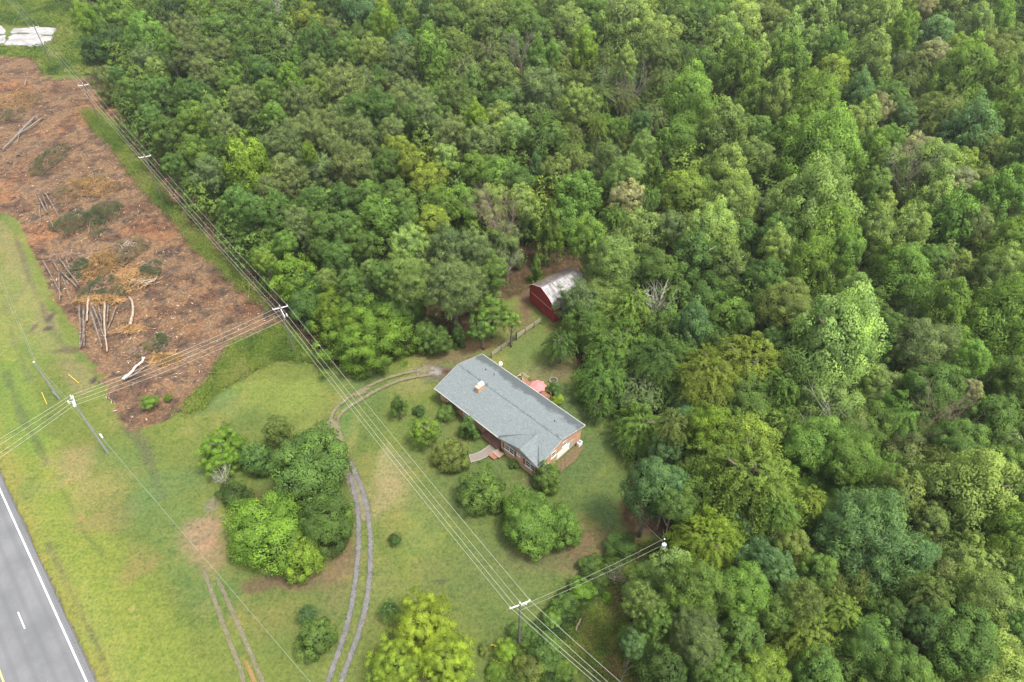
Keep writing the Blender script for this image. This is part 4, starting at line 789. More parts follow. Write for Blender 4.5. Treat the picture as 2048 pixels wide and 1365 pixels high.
# parts hang on the house: windows of the wall
window(16.5, 1.45, 1.9, 1.25, parent=house); window(21.0, 1.35, 1.9, 1.25, parent=house); window(19.2, 2.3, .5, .5, panes=1, shutters=False, parent=house)
XG = L_-.35
window(3.6, 1.95, 1.0, 1.05, 'x', XG, 1, False, house); window(6.3, 2.3, .9, .95, 'x', XG, 1, False, house); window(1.2, 1.9, .9, .9, 'x', XG, 1, False, house); window(1.9, .5, 1.0, .8, 'x', XG, 2, False, house)
window(2.2, 1.2, 1.2, 1.1, yv=.9, parent=house); window(6.2, 1.2, 1.8, 1.1, yv=.9, parent=house)
window(12.3, 1.1, 1.6, 1.3, yv=2.35, parent=house)
gd = MB(); 
for k in range(4): gd.box(XG+.003, 5.0, .15+k*.4, XG+.05, 8.1, .53+k*.4)
gd.build('garage_door', WHITE, house)
gs = MB(); gs.box(XG+.003, 8.25, .1, XG+.06, 9.05, 1.75); gs.build('side_door', TRIM, house)
dr_ = MB(); dr_.box(14.4, 2.28, .35, 15.3, 2.347, 2.4); dr_.build('front_door', simple('door_red', (.12, .03, .025), (.16, .05, .04), 4, .6), house)
co_ = MB(); co_.box(11.05, .02, .02, XW-.003, 2.346, .34); co_.box(15.0, -1.2, .02, 16.5, .017, .3) ; co_.box(14.6, -1.9, .018, 16.1, -1.203, .16)
co_.build('porch', brickmat('porch_brick', (.30, .14, .09), (.24, .11, .07), (.28, .2, .16)), house)
pp = MB(); [pp.tube([(xx, .12, .34), (xx, .12, ZE-.2)], .05, 8) for xx in (11.2, 13.1, 15.1)]; [pp.box(11.2, .1, zz_, 14.9, .14, zz_+.05) for zz_ in (.6, 1.15)]
pp.build('porch_railing', simple('railing', (.1, .09, .1), (.2, .18, .2), 6, .7), house)
ch = MB(); ch.box(6.3, 3.7, 4.0, 7.0, 5.1, 5.6); chi = ch.build('chimney', BRICK, house)
c2 = MB(); c2.box(6.22, 3.62, 5.602, 7.08, 5.18, 5.69); c2.build('chimney_crown', simple('crown_brick', (.5, .3, .2), (.56, .38, .28), 5, .8), chi); c3 = MB(); c3.box(6.4, 4.25, 5.692, 6.9, 5.1, 5.95); c3.box(6.33, 4.2, 5.953, 6.97, 5.15, 6.0); c3.build('chimney_cap', WHITE, chi)
vt = MB(); 
for xx, yy in ((5.7, 8.7), (3.9, 8.5), (20.1, 8.0)): vt.tube([(xx, yy, ZE+(W_-yy)*s_-.1), (xx, yy, ZE+(W_-yy)*s_+.32)], [.09, .07], 8)
vt.build('vent_pipe', DARK, house)
def local(xx, yy, z=0): return (A0[0]+xx*math.cos(HA)-yy*math.sin(HA), A0[1]+xx*math.sin(HA)+yy*math.cos(HA), z)
dsh = empty('satellite_dish', local(4.4, W_-.1, ZE+.05), HA); tag(dsh, 'white satellite dish on the back eave of the grey roof', 'satellite dish')
d_ = MB(); n = 14; vv = [(0, 0, 0)]; 
for rr, dz in ((.22, .02), (.42, .09)):
    for k in range(n): q = 6.283*k/n; vv.append((rr*math.cos(q), dz, rr*math.sin(q)))
ff = [(0, 1+k, 1+(k+1) % n) for k in range(n)]+[(1+k, 1+n+k, 1+n+(k+1) % n, 1+(k+1) % n) for k in range(n)]
d_.add([(p[0], p[1]*1, p[2]+.55) for p in vv], ff); dd_ = d_.build('dish', WHITE, dsh); dd_.rotation_euler = (-.5, 0, 0)
MB().tube([(0, 0, -.05), (0, .02, .5)], .025, 6).tube([(0, .05, .3), (0, .5, .45)], .015, 5).build('mount', WHITE, dsh)
# deck, parasol, planter bench
deck = empty('wooden_deck', local(6.9, W_+.2), HA); tag(deck, 'reddish wooden deck behind the back eave of the house', 'deck')
k_ = MB(); 
for q in range(24): k_.box(.0+q*.29, 0, .30, .27+q*.29, 2.9, .36)
k_.build('deck_boards', DECK, deck); k_ = MB()
for px_, py_ in ((0, 2.9), (1.7, 2.9), (3.4, 2.9), (5.2, 2.9), (6.95, 2.9), (6.95, .4), (0, .4)): k_.box(px_-.05, py_-.05, 0, px_+.05, py_+.05, 1.25)
k_.box(1.75, 2.87, 1.0, 5.15, 2.93, 1.1); k_.box(1.75, 2.87, .6, 5.15, 2.93, .7); k_.box(5.25, 2.87, 1.0, 6.9, 2.93, 1.1); k_.box(6.92, .45, 1.0, 6.98, 2.85, 1.1)
k_.build('railing', simple('dark_rail', (.16, .07, .04), (.26, .13, .08), 5, .8), deck); k_ = MB()
for a in range(2): k_.box(-.1, .1, .6+a*.4, -.04, 3.1, .68+a*.4); k_.box(-.04, 3.05, .6+a*.4, 1.6, 3.1, .68+a*.4)
k_.build('pale_rail', simple('pale_rail', (.45, .38, .3), (.55, .48, .4), 5, .8), deck)
pb = empty('planter_box', local(7.4, W_+1.9, .365), HA); tag(pb, 'wooden planter box full of dark leaves at the left end of the deck', 'planter')
MB().box(-.5, -.5, 0, .5, .5, .5).build('box', simple('planter_wood', (.4, .3, .2), (.52, .42, .3), 5, .8), pb)
gg = np.random.default_rng(5); q = sphere_dirs(gg, 500, 0); V, F = cards(q*[.5, .5, .5]+[0, 0, .5], unit(q+gg.normal(size=(500, 3))*.6), np.full(500, .06), .6, gg); po = link(quadmesh('plant', V, F, gg.random(500)), 'plant', LEAF, pb); po.color = (.06, .1, .03, 1)
um = empty('patio_umbrella', local(11.9, W_+1.75, .36), HA); tag(um, 'pink octagonal patio umbrella open over the wooden deck', 'umbrella')
u_ = MB(); n = 8; v_ = [(0, 0, 2.75)]
for k in range(n*2):
    q = math.pi*k/n; rr = 1.55 if k % 2 == 0 else 1.22; v_.append((rr*math.cos(q), rr*math.sin(q), 2.12 if k % 2 == 0 else 2.22))
f_ = [(0, 1+k, 1+(k+1) % (2*n)) for k in range(2*n)]; nv = len(v_); v2 = [(p[0], p[1], p[2]-.02) for p in v_]
u_.add(v_+v2, f_+[(nv, nv+1+(k+1) % (2*n), nv+1+k) for k in range(2*n)]+[(1+k, nv+1+k, nv+1+(k+1) % (2*n), 1+(k+1) % (2*n)) for k in range(2*n)])
u_.build('canopy', simple('pink_canvas', (.52, .15, .15), (.60, .20, .20), 2, .8), um); MB().tube([(0, 0, 0), (0, 0, 2.9)], .025, 8).tube([(0, 0, 0), (0, 0, .1)], .3, 12).build('pole', WHITE, um)
gr_ = empty('barbecue_grill', local(9.3, W_+1.1, .36), HA); tag(gr_, 'small dark covered grill on the deck beside the eave', 'grill')
MB().box(-.35, -.22, .5, .35, .22, .78).tube([(-.35, 0, .78), (.35, 0, .78)], .22, 12).box(-.5, -.2, .6, -.36, .2, .64).build('firebox', DARK, gr_); MB().tube([(-.25, -.15, 0), (-.25, -.15, .5)], .02, 5).tube([(.25, -.15, 0), (.25, -.15, .5)], .02, 5).tube([(-.25, .15, 0), (-.25, .15, .5)], .02, 5).tube([(.25, .15, 0), (.25, .15, .5)], .02, 5).build('legs', DARK, gr_)
# walkway from the porch
def ribbon(pts, wd, z, name, mat, n=.4):
    Q = resample(W(pts), n); T = np.gradient(Q, axis=0); T /= np.linalg.norm(T, axis=1)[:, None]; N = np.stack([-T[:, 1], T[:, 0]], 1); mb = MB()
    for i in range(len(Q)-1):
        a, b_, c, d = Q[i]-N[i]*wd/2, Q[i+1]-N[i+1]*wd/2, Q[i+1]+N[i+1]*wd/2, Q[i]+N[i]*wd/2
        mb.prism([tuple(a), tuple(b_), tuple(c), tuple(d)], -.1, z)
    return mb.build(name, mat), Q, N
wk, Q, N = ribbon([(986,895),(976,903),(964,911),(952,916),(940,918)], 1.25, .05, 'stone_walkway', STONE); tag(wk, kind='structure')
kb = MB(); 
for sgn in (-1, 1):
    P_ = Q+N*sgn*.7
    kb.tube([(p[0], p[1], .04) for p in P_], .07, 5)
kb.tube([(Q[-1][0]-N[-1][0]*.9, Q[-1][1]-N[-1][1]*.9, .04), (Q[-1][0]+N[-1][0]*.9, Q[-1][1]+N[-1][1]*.9, .04)], .07, 5)
tag(kb.build('walkway_kerb', CURB), kind='structure')
# pots, unit and clutter by the gable end
for (xx, yy, nm, lb) in ((L_+1.0, 2.9, 'plant_pot', 'white round pot on the ground at the right gable, outer one'), (L_+.45, 2.2, 'plant_pot', 'white round pot close to the wall by the dark bin')):
    p = empty(nm, local(xx, yy)); tag(p, lb, 'pot', 'white pots by the gable'); MB().tube([(0, 0, 0), (0, 0, .25), (0, 0, .5)], [.16, .25, .28], 14).build('pot', WHITE, p); MB().tube([(0, 0, .49), (0, 0, .515)], [.22, .22], 14).build('soil', simple('pot_soil', (.5, .48, .44), (.62, .6, .55), 6, .9), p)
ac = empty('air_conditioner', local(L_+.35, 9.9), HA); tag(ac, 'white outdoor cooling unit at the back corner of the gable wall', 'cooling unit')
MB().box(-.25, -.4, 0, .3, .4, .8).build('casing', WHITE, ac); MB().tube([(.03, 0, .8), (.03, 0, .86)], .26, 14).build('fan_grille', simple('fan_blue', (.1, .12, .25), (.2, .22, .35), 6, .6), ac)
hb = empty('rubbish_bin', local(L_+.4, 1.2), HA); tag(hb, 'black bin against the brick gable beside the white pots', 'bin')
MB().box(-.3, -.35, 0, .3, .35, .85).build('body', DARK, hb); MB().slab([(-.34, -.4, .92), (.34, -.4, .96), (.34, .4, .96), (-.34, .4, .92)], .06).build('lid', DARK, hb)
bedm = MB(); bedm.add([(*local(L_+.05, 3.4)[:2], .012), (*local(L_+1.6, 3.6)[:2], .012), (*local(L_+1.9, 7)[:2], .012), (*local(L_+1.3, 10)[:2], .012), (*local(L_+.05, 10.4)[:2], .012)], [(0, 1, 2, 3, 4)])
tag(bedm.build('bare_bed', simple('bare_bed', (.07, .05, .03), (.16, .12, .06), 3, .95)), kind='structure')
fp = empty('fire_ring', at(1107, 762)); tag(fp, 'grey stone fire ring on the back lawn', 'fire ring'); k_ = MB()
for q in range(12): a = q*.5236; k_.box(math.cos(a)*.7-.15, math.sin(a)*.7-.15, 0, math.cos(a)*.7+.14, math.sin(a)*.7+.14, .2)
k_.build('stones', STONE, fp)
# fence from the house to the barn yard
fn = empty('wooden_fence', at(983, 716)); tag(fn, 'grey wooden rail fence running from the house towards the barn', 'fence'); F0 = at(983, 716)
FP = [at(*q) for q in ((983,716),(1002,702),(1021,688),(1033,680),(1050,668),(1068,655),(1082,646))]
for i, p in enumerate(FP): q = p-F0; MB().box(q[0]-.1, q[1]-.1, 0, q[0]+.1, q[1]+.1, 1.5 if i not in (2, 3) else 2.0).build('post', DARK if i in (2, 3) else POLEWOOD, fn)
for i in range(len(FP)-1):
    if i == 2: continue
    a, b_ = FP[i]-F0, FP[i+1]-F0; k_ = MB()
    for z in (.55, .95, 1.3): k_.tube([(a[0], a[1], z), (b_[0], b_[1], z)], .05, 5)
    k_.build('rails', simple('rail_wood', (.22, .19, .15), (.36, .32, .26), 5, .9), fn)
gt = empty('gate', FP[2]); tag(gt, 'dark double gate in the rail fence behind the house', 'gate'); e = FP[3]-FP[2]; k_ = MB()
for z in (.4, .8, 1.2, 1.5): k_.tube([(e[0]*.08, e[1]*.08, z), (e[0]*.9, e[1]*.9, z)], .05, 5)
k_.tube([(e[0]*.08, e[1]*.08, .3), (e[0]*.08, e[1]*.08, 1.6)], .05, 5).tube([(e[0]*.9, e[1]*.9, .3), (e[0]*.9, e[1]*.9, 1.6)], .05, 5).tube([(e[0]*.08, e[1]*.08, .4), (e[0]*.9, e[1]*.9, 1.5)], .04, 5).build('gate_frame', DARK, gt)

# ------------------------------------------------------------------ red barn
BP = np.array([3.52, 104.89]); BA = -.946; BW, BE, BK, BI, BZ, BL = 7.9, 3.7, 5.35, 1.45, 6.3, 8.6
barn = empty('red_barn', (BP[0], BP[1], 0), BA); tag(barn, 'old red barn with rusty silver curved roof at the forest edge', 'barn')
m, t, b = newmat('barn_red', .85, .15); tc = nd(t, 'ShaderNodeTexCoord').outputs['Object']; sx = nd(t, 'ShaderNodeSeparateXYZ'); t.links.new(tc, sx.inputs[0])
wv = nd(t, 'ShaderNodeTexBrick'); wv.inputs['Scale'].default_value = 1; wv.inputs['Brick Width'].default_value = .62; wv.inputs['Row Height'].default_value = .6; wv.offset = 0
wv.inputs['Color1'].default_value = (.24, .034, .03, 1); wv.inputs['Color2'].default_value = (.30, .042, .038, 1); wv.inputs['Mortar'].default_value = (.15, .02, .018, 1); wv.inputs['Mortar Size'].default_value = .03
cb = nd(t, 'ShaderNodeCombineXYZ'); t.links.new(mth(t, 'ADD', sx.outputs[0], sx.outputs[1]), cb.inputs[0]); t.links.new(sx.outputs[2], cb.inputs[1]); t.links.new(cb.outputs[0], wv.inputs['Vector'])
t.links.new(mix(t, maprange(t, noise(t, 3, 6, .75, tc), .6, .75, 0, .4), wv.outputs[0], (.45, .25, .2)), b.inputs['Base Color']); BRED = m
prof = [(0, BE), (BI*.35, BE+.95), (BI, BK), (BW/2, BZ), (BW-BI, BK), (BW-BI*.35, BE+.95), (BW, BE)]
def endw(y0, y1): 
    P = [(0, -.1), (BW, -.1)]+[(p[0], p[1]-.05) for p in prof[::-1]]; n = len(P); mb = MB(); v = [(p[0], y0, p[1]) for p in P]+[(p[0], y1, p[1]) for p in P]
    return mb.add(v, [tuple(range(n)), tuple(range(n, 2*n))[::-1]]+[(i, n+i, n+(i+1) % n, (i+1) % n) for i in range(n)])
k_ = endw(0, .15); k2 = endw(BL-.15, BL); k_.add(k2.v, k2.f); k_.box(.003, .15, -.1, .15, BL-.15, BE-.06); k_.box(BW-.15, .15, -.1, BW-.003, BL-.15, BE-.06); k_.build('wall', BRED, barn)
m, t, b = newmat('barn_metal', .45, .4); b.inputs['Metallic'].default_value = .25; tc = nd(t, 'ShaderNodeTexCoord').outputs['Object']
mp = nd(t, 'ShaderNodeMapping'); mp.inputs['Scale'].default_value = (.25, 1.6, .25); t.links.new(tc, mp.inputs[0]); sx = nd(t, 'ShaderNodeSeparateXYZ'); t.links.new(tc, sx.inputs[0])
ru = maprange(t, mth(t, 'ADD', noise(t, 1.3, 6, .7, mp.outputs[0]), mth(t, 'MULTIPLY', maprange(t, sx.outputs['X'], 5.5, 1.0), .2)), .46, .64, 0, .85)
cm = mix(t, ru, ramp(t, noise(t, 2, 4, .6, tc), [(.3, (.20, .205, .215)), (.7, (.36, .365, .37))]), (.13, .085, .065)); t.links.new(cm, b.inputs['Base Color'])
wvv = nd(t, 'ShaderNodeTexWave', bands_direction='Y'); wvv.inputs['Scale'].default_value = 2.2; t.links.new(tc, wvv.inputs['Vector']); bump(t, b, wvv.outputs[1], .5, .03)
k_ = MB()
for i in range(len(prof)-1):
    a, b_ = prof[i], prof[i+1]; k_.slab([(a[0]-(.2 if i == 0 else 0), -.3, a[1]-(.35 if i == 0 else 0)+.02), (a[0]-(.2 if i == 0 else 0), BL+.3, a[1]-(.35 if i == 0 else 0)+.02), (b_[0]+(.2 if i == 5 else 0), BL+.3, b_[1]-(.35 if i == 5 else 0)+.02), (b_[0]+(.2 if i == 5 else 0), -.3, b_[1]-(.35 if i == 5 else 0)+.02)], .05)
brf = k_.build('roof', m, barn)
k_ = MB(); k_.box(BW/2-.1, -.32, BZ+.025, BW/2+.1, BL+.3, BZ+.07); k_.build('ridge_cap', simple('ridge_dark', (.1, .1, .11), (.25, .25, .27), 3, .6), brf)
k_ = MB()
for i in range(6): a, b_ = prof[i], prof[i+1]; k_.slab([(a[0], -.34, a[1]+.05), (a[0], -.24, a[1]+.05), (b_[0], -.24, b_[1]+.05), (b_[0], -.34, b_[1]+.05)], .03)
k_.build('roof_edge', simple('rust_edge', (.5, .38, .32), (.62, .5, .44), 3, .8), brf)
k_ = MB(); k_.slab([(BW-.62, 1.0, BE+1.32), (BW-.62, 1.6, BE+1.32), (BW-.12, 1.6, BE+.22), (BW-.12, 1.0, BE+.22)], .02); k_.build('roof_patch', simple('rust_patch', (.3, .08, .05), (.42, .3, .26), 6, .8), brf)
k_ = MB(); k_.box(2.5, -.06, 0, 5.3, -.003, 2.5); bd = k_.build('barn_door', BRED, barn); k_ = MB(); k_.box(4.4, -.09, 1.9, 5.1, -.063, 2.0); k_.build('door_latch', DARK, bd)
k_ = MB(); k_.box(.6, -.1, 2.65, 7.2, -.003, 2.75); k_.build('door_track', simple('track_rust', (.35, .16, .1), (.5, .3, .22), 3, .8), barn)

# ------------------------------------------------------------------ poles and wires
def unitv(a): a = np.array(a, float); return a/np.linalg.norm(a)
TOPS = [at(1040, 1208, 12), at(560, 614, 12), at(289, 312, 12), at(166, 169, 12), at(68, 53, 12)]
def arm(mb, c, d, L, z): d = unitv([d[0], d[1], 0]); n = np.array([-d[1], d[0], 0])*.055; a, b_ = c-d*L/2, c+d*L/2; mb.add([(a[0]-n[0], a[1]-n[1], z-.06), (b_[0]-n[0], b_[1]-n[1], z-.06), (b_[0]+n[0], b_[1]+n[1], z-.06), (a[0]+n[0], a[1]+n[1], z-.06), (a[0]-n[0], a[1]-n[1], z+.07), (b_[0]-n[0], b_[1]-n[1], z+.07), (b_[0]+n[0], b_[1]+n[1], z+.07), (a[0]+n[0], a[1]+n[1], z+.07)], [(0,3,2,1),(4,5,6,7),(0,1,5,4),(1,2,6,5),(2,3,7,6),(3,0,4,7)])
def ins(parent, p): MB().tube([(p[0], p[1], p[2]), (p[0], p[1], p[2]+.1), (p[0], p[1], p[2]+.14), (p[0], p[1], p[2]+.26)], [.04, .09, .05, .07], 8).build('insulator', WHITE, parent)
PL = ['dark wooden utility pole with white crossarm at the lower centre beside the bushes', 'utility pole with two white arms at the forest corner where wires meet', 'wooden utility pole beside the forest wall, second up from the corner pole', 'wooden utility pole standing over the upper cleared soil', 'farthest utility pole, above the broken concrete slabs']
ARMD = np.array([at(1057, 1203, 12)-at(1022, 1217, 12)])[0]; ARMD = unitv(ARMD)
CON = []      # conductor attachment points per pole: left, centre, right
for i, T in enumerate(TOPS):
    root = empty('utility_pole', (T[0], T[1], 0)); tag(root, PL[i], 'utility pole', 'utility poles of the main line')
    MB().tube([(0, 0, -.3), (0, 0, 6), (0, 0, 12.15)], [.17, .14, .11], 10).build('pole_shaft', POLEWOOD, root)
    k_ = MB(); arm(k_, np.zeros(3), ARMD, 2.6, 11.75); k_.build('crossarm', ARM, root)
    Lp, Rp = -ARMD*1.22, ARMD*1.22
    ins(root, (Lp[0], Lp[1], 11.82)); ins(root, (Rp[0], Rp[1], 11.82)); ins(root, (0, 0, 12.15))
    CON.append([T*[1,1,0]+Lp+[0,0,12.05], T*[1,1,0]+[0,0,12.4], T*[1,1,0]+Rp+[0,0,12.05], T*[1,1,0]-ARMD*.2+[0,0,10.6], T*[1,1,0]-ARMD*.95+[0,0,11.7]])
    if i == 1:
        k_ = MB(); d2 = unitv(at(571, 632, 11.6)-at(561, 613, 11.6)); k_2 = d2*[1, 1, 0]; arm(k_, k_2*1.1, d2, 2.6, 11.45); k_.build('crossarm', ARM, root)
        for f in (.4, 1.2, 2.1): ins(root, (d2[0]*f, d2[1]*f, 11.52))
        MB().tube([(k_2[0]*1.9+.45, k_2[1]*1.9+.1, 11.2), (k_2[0]*1.9+.45, k_2[1]*1.9+.1, 11.7)], .14, 8).build('switch_gear', simple('gear', (.45, .42, .5), (.6, .56, .62), 5, .5), root)
    if i == 0:
        MB().tube([(.75, .3, 11.2), (.75, .3, 11.5)], .07, 8).tube([(0, 0, 11.3), (.75, .3, 11.3)], .02, 5).build('fuse_cutout', ARM, root)
def wire(pts, sag, rad, mat, label, group, name='power_line', cat='wire'):
    Q = []
    for a, b_ in zip(pts[:-1], pts[1:]):
        n = 26
        for k in range(n+(1 if b_ is pts[-1] else 0)):
            f = k/n; p = a*(1-f)+b_*f; Q.append((p[0], p[1], p[2]-4*sag*f*(1-f)))
    tag(MB().tube(Q, rad, 5).build(name, mat), label, cat, group)
ends_ = [at(1189, 1365, 11.0), at(1216, 1365, 11.2), at(1241, 1365, 11.0), at(1197, 1365, 9.8), at(1192, 1365, 10.9)]
LB = ['left outer conductor of the main line on the crossarm ends', 'centre conductor of the main line on the pole tops', 'right outer conductor of the main line, nearest the forest', 'lower neutral wire of the main line under the crossarms', 'second thin wire running close beside the left outer conductor']
for j in range(4):
    P = [c_[j] for c_ in CON]; P0 = P[0]; E_ = ends_[j]; far = P0+(E_-P0)*2.2; far[2] = 11.5
    f4 = P[4]+(P[4]-P[3])*1.2; near = [far]+P+[f4]; wire([np.array(q) for q in near], .75, .017 if j != 3 else .02, WIRE, LB[j], 'main line wires')
# service line to the transformer pole
TP = at(1325, 1092, 7.0); TPx = np.array([TP[0], TP[1], 0]); tp = empty('transformer_pole', TPx); tag(tp, 'dark short pole with white transformer can in the forest gap', 'utility pole')
MB().tube([(0, 0, -.3), (0, 0, 8.6)], [.16, .11], 10).build('pole_shaft', DARK, tp); MB().tube([(.05, -.3, 6.9), (.05, -.3, 7.0), (.05, -.3, 7.9), (.05, -.3, 7.98)], [.24, .3, .3, .2], 14).build('transformer', simple('transformer_paint', (.62, .64, .66), (.75, .77, .8), 4, .5), tp); ins(tp, (0, 0, 8.6))
B0 = TOPS[0]*[1, 1, 0]
wire([B0+[.3, .1, 11.4], TPx+[0, 0, 8.9]], .5, .012, WIRE, 'upper service wire from the lower pole to the transformer pole', 'service wires')
wire([B0+[.1, .0, 10.3], TPx+[0, 0, 7.2]], .5, .012, WIRE, 'lower service wire from the lower pole to the transformer pole', 'service wires')
wire([TPx+[0, 0, 8.0], at(1290, 1048, 3.0)], .1, .02, WIRE, 'short cable from the transformer pole up into the tree', 'service wires')
# roadside pole and its branch wires
RB = at(215, 905, 0); rp_ = empty('roadside_pole', RB); tag(rp_, 'tall grey roadside pole with bright short crossarm on the mown verge', 'utility pole')
MB().tube([(0, 0, -.3), (0, 0, 13.1)], [.2, .13], 10).build('pole_shaft', GREYWOOD, rp_)
ad = unitv((at(152, 822, 12.6)-at(144, 796, 12.6))*[1, 1, 0]); k_ = MB(); arm(k_, ad*.2, ad, 2.5, 12.7); arm(k_, ad*.2+[0.18, .1, 0], ad, 2.5, 12.7); k_.build('crossarm', ARM, rp_)
OFF = [-1.05, -.35, .55, 1.4]
for f in OFF: ins(rp_, (ad[0]*f, ad[1]*f, 12.77))
MB().tube([(-.7, -.05, 12.2), (-.7, -.05, 12.7)], .1, 8).tube([(-.7, 0, 12.5), (0, 0, 12.5)], .03, 5).build('fuse_cutout', ARM, rp_)
P1b = TOPS[1]*[1, 1, 0]; d2 = unitv((at(571, 632, 11.6)-at(561, 613, 11.6))*[1, 1, 0])
LB2 = ['topmost', 'second from the top', 'third from the top', 'lowest']
for j, f in enumerate(OFF):
    a = RB+ad*f+[0, 0, 12.95]; b_ = P1b+d2*[-.7, .3, 1.5, 2.4][j]+[0, 0, [11.6, 11.5, 11.5, 11.0][j]]; lv = [(0, 877), (0, 889), (0, 905), (0, 915)][j]
    e_ = at(lv[0], lv[1], 12.3); far = a+(e_-a)*3.2; far[2] = 12.6
    wire([b_, a, far], .7, .017, WIRE, f'{LB2[j]} branch wire crossing the cleared soil to the roadside pole', 'branch wires')
# telephone pole and cable
TB = at(118, 797, 0); te = empty('telephone_pole', TB); tag(te, 'shorter grey telephone pole standing up-left of the roadside pole', 'telephone pole')
MB().tube([(0, 0, -.2), (0, 0, 9.0)], [.17, .12], 10).build('pole_shaft', GREYWOOD, te); MB().tube([(0, 0, 9.0), (0, 0, 9.15)], .13, 8).build('pole_cap', WHITE, te)
cu = at(620, 1365, 5.5)
wire([at(-30, 480, 6.5), TB+[.2, 0, 8.6], RB+[.25, 0, 7.5], cu+(cu-RB-[0, 0, 7.5])*.6+[0, 0, .4]], .5, .028, DARKWIRE, 'thick sagging telephone cable along the verge', 'telephone cables', 'telephone_cable', 'cable')
wire([at(-30, 500, 5.5), TB+[-.15, 0, 7.9], RB+[-.25, 0, 6.9]], .5, .022, DARKWIRE, 'second thinner telephone cable left of the roadside pole', 'telephone cables', 'telephone_cable', 'cable')
for (u, v, lb) in ((205, 876, 'white marker post beside the roadside pole'), (112, 790, 'white marker post beside the telephone pole foot')):
    o = MB().tube([(0, 0, 0), (0, 0, .9), (0, 0, 1.05)], [.16, .16, .06], 10).build('marker_post', WHITE); o.location = at(u, v); tag(o, lb, 'marker')
YG = simple('yellow_guard', (.62, .42, .03), (.75, .55, .08), 5, .6)
for (a, b_, lb) in (((91, 789), (94, 809), 'yellow guy wire guard left of the telephone pole'), ((136, 757), (158, 767), 'thin yellow guy guard up-right of the telephone pole'), ((975, 1308), (995, 1290), 'yellow guy guard near the bottom centre, right one'), ((984, 1309), (998, 1293), 'yellow guy guard near the bottom centre, left one')):
    p, q = at(*b_, 0), at(*a, 0); q2 = p+(q-p)*.6+[0, 0, 1.6]
    tag(MB().tube([tuple(p), tuple(q2)], .045, 6).build('guy_guard', YG), lb, 'guy guard', 'yellow guy guards')

# ------------------------------------------------------------------ clearing: logs, brush piles, debris
LOGB = simple('log_bark', (.06, .048, .04), (.26, .21, .17), 1.6, .9); LOGP = simple('peeled_log', (.24, .19, .14), (.40, .33, .25), 1.8, .8); CUT = simple('cut_end', (.42, .28, .15), (.5, .36, .22), 6, .8)
lr = random.Random(9)
def log(pts, r, lb, mat=LOGB, grp='felled logs', z=.3, name='felled_log'):
    Q = [at(u, v, 0) for u, v in pts]; o0 = Q[0]; root = empty(name, o0)
    P = [q-o0 for q in Q]; D = []
    for a, b_ in zip(P[:-1], P[1:]):
        for k in range(4): f = k/4; D.append(a*(1-f)+b_*f)
    D.append(P[-1]); n = len(D)
    D = [(p[0]+lr.uniform(-.06, .06), p[1]+lr.uniform(-.06, .06), z+.25*math.sin(i)*.3+r) for i, p in enumerate(D)]
    MB().tube(D, [r*(1-.45*i/n) for i in range(n)], 8).build('log', mat, root, True)
    e = MB(); d = unitv(np.array(D[0])-np.array(D[1])); e.tube([np.array(D[0])+d*.005, np.array(D[0])+d*.03], r*.97, 8); e.build('cut_end', CUT, root)
    tag(root, lb, 'log', grp)
for i, (pts, r, lb) in enumerate([
    ([(89,526),(101,548),(114,572)], .2, 'leftmost log of the middle heap beside the mown grass'), ([(124,594),(114,572)], .15, 'short log at the lower end of the leftmost log'),
    ([(108,525),(120,547)], .2, 'short upper log in the middle heap left of the green brush'), ([(120,547),(121,604)], .16, 'thin upright log in the middle heap'), ([(125,547),(156,578)], .2, 'slanting log in the middle heap, lower one'),
    ([(122,523),(140,548),(160,575)], .2, 'long slanting log in the middle heap beside the green brush'), ([(126,555),(142,601)], .14, 'thin dark log pointing down from the middle heap'), ([(134,521),(143,547)], .17, 'short log at the upper right of the middle heap')]): log(pts, r, lb, grp='logs of the middle heap', z=.25+.12*(i % 3))
for i, (pts, r, lb, mt) in enumerate([
    ([(161,614),(162,660),(162,699)], .2, 'leftmost long log of the big lower log heap', LOGB), ([(180,597),(177,625),(177,646)], .22, 'thick pale log standing out at the top of the lower heap', LOGP), ([(171,622),(170,660),(172,698)], .2, 'second long log of the big lower heap', LOGB),
    ([(177,625),(170,660),(164,696)], .18, 'log crossing behind the second log of the lower heap', LOGB), ([(182,622),(194,660),(207,700)], .24, 'dark thick slanting log in the middle of the lower heap', LOGB), ([(187,615),(199,645),(212,680)], .2, 'slanting log right of the dark thick one', LOGB),
    ([(199,615),(203,638),(206,659)], .16, 'short thin log in the middle of the lower heap', LOGB), ([(212,609),(211,650),(214,680),(217,707)], .22, 'long pale orange log at the right of the lower heap', LOGP), ([(219,615),(216,650)], .16, 'short log right of the long pale orange one', LOGB), ([(235,615),(227,636),(218,660)], .18, 'rightmost log of the lower heap leaning left', LOGB)]): log(pts, r, lb, mt, 'logs of the big lower heap', z=.2+.15*(i % 3))
for i, (pts, r, lb) in enumerate([([(77,393),(95,429)], .22, 'thick grey log in the upper small heap'), ([(80,414),(83,443)], .15, 'short pale log left below the upper small heap'), ([(85,390),(98,421)], .15, 'thin log between the two grey logs of the upper heap'), ([(91,389),(106,412),(121,439)], .2, 'long grey log at the right of the upper small heap'), ([(98,436),(108,457)], .16, 'pale short log below the upper small heap')]): log(pts, r, lb, grp='logs of the upper small heap', z=.25)
for pts, r, lb in [([(70,239),(38,270),(7,303)], .26, 'long grey trunk lying near the left edge, upper clearing'), ([(86,239),(58,258),(30,276)], .2, 'second grey trunk lying beside the long one near the left edge'), ([(42,258),(36,285)], .12, 'short grey limb across the two trunks near the left edge'), ([(54,162),(51,173)], .22, 'short stump log in the upper left clearing')]: log(pts, r, lb, simple('grey_trunk', (.14, .125, .11), (.27, .24, .21), 2, .9), 'grey trunks in the upper clearing', z=.2)
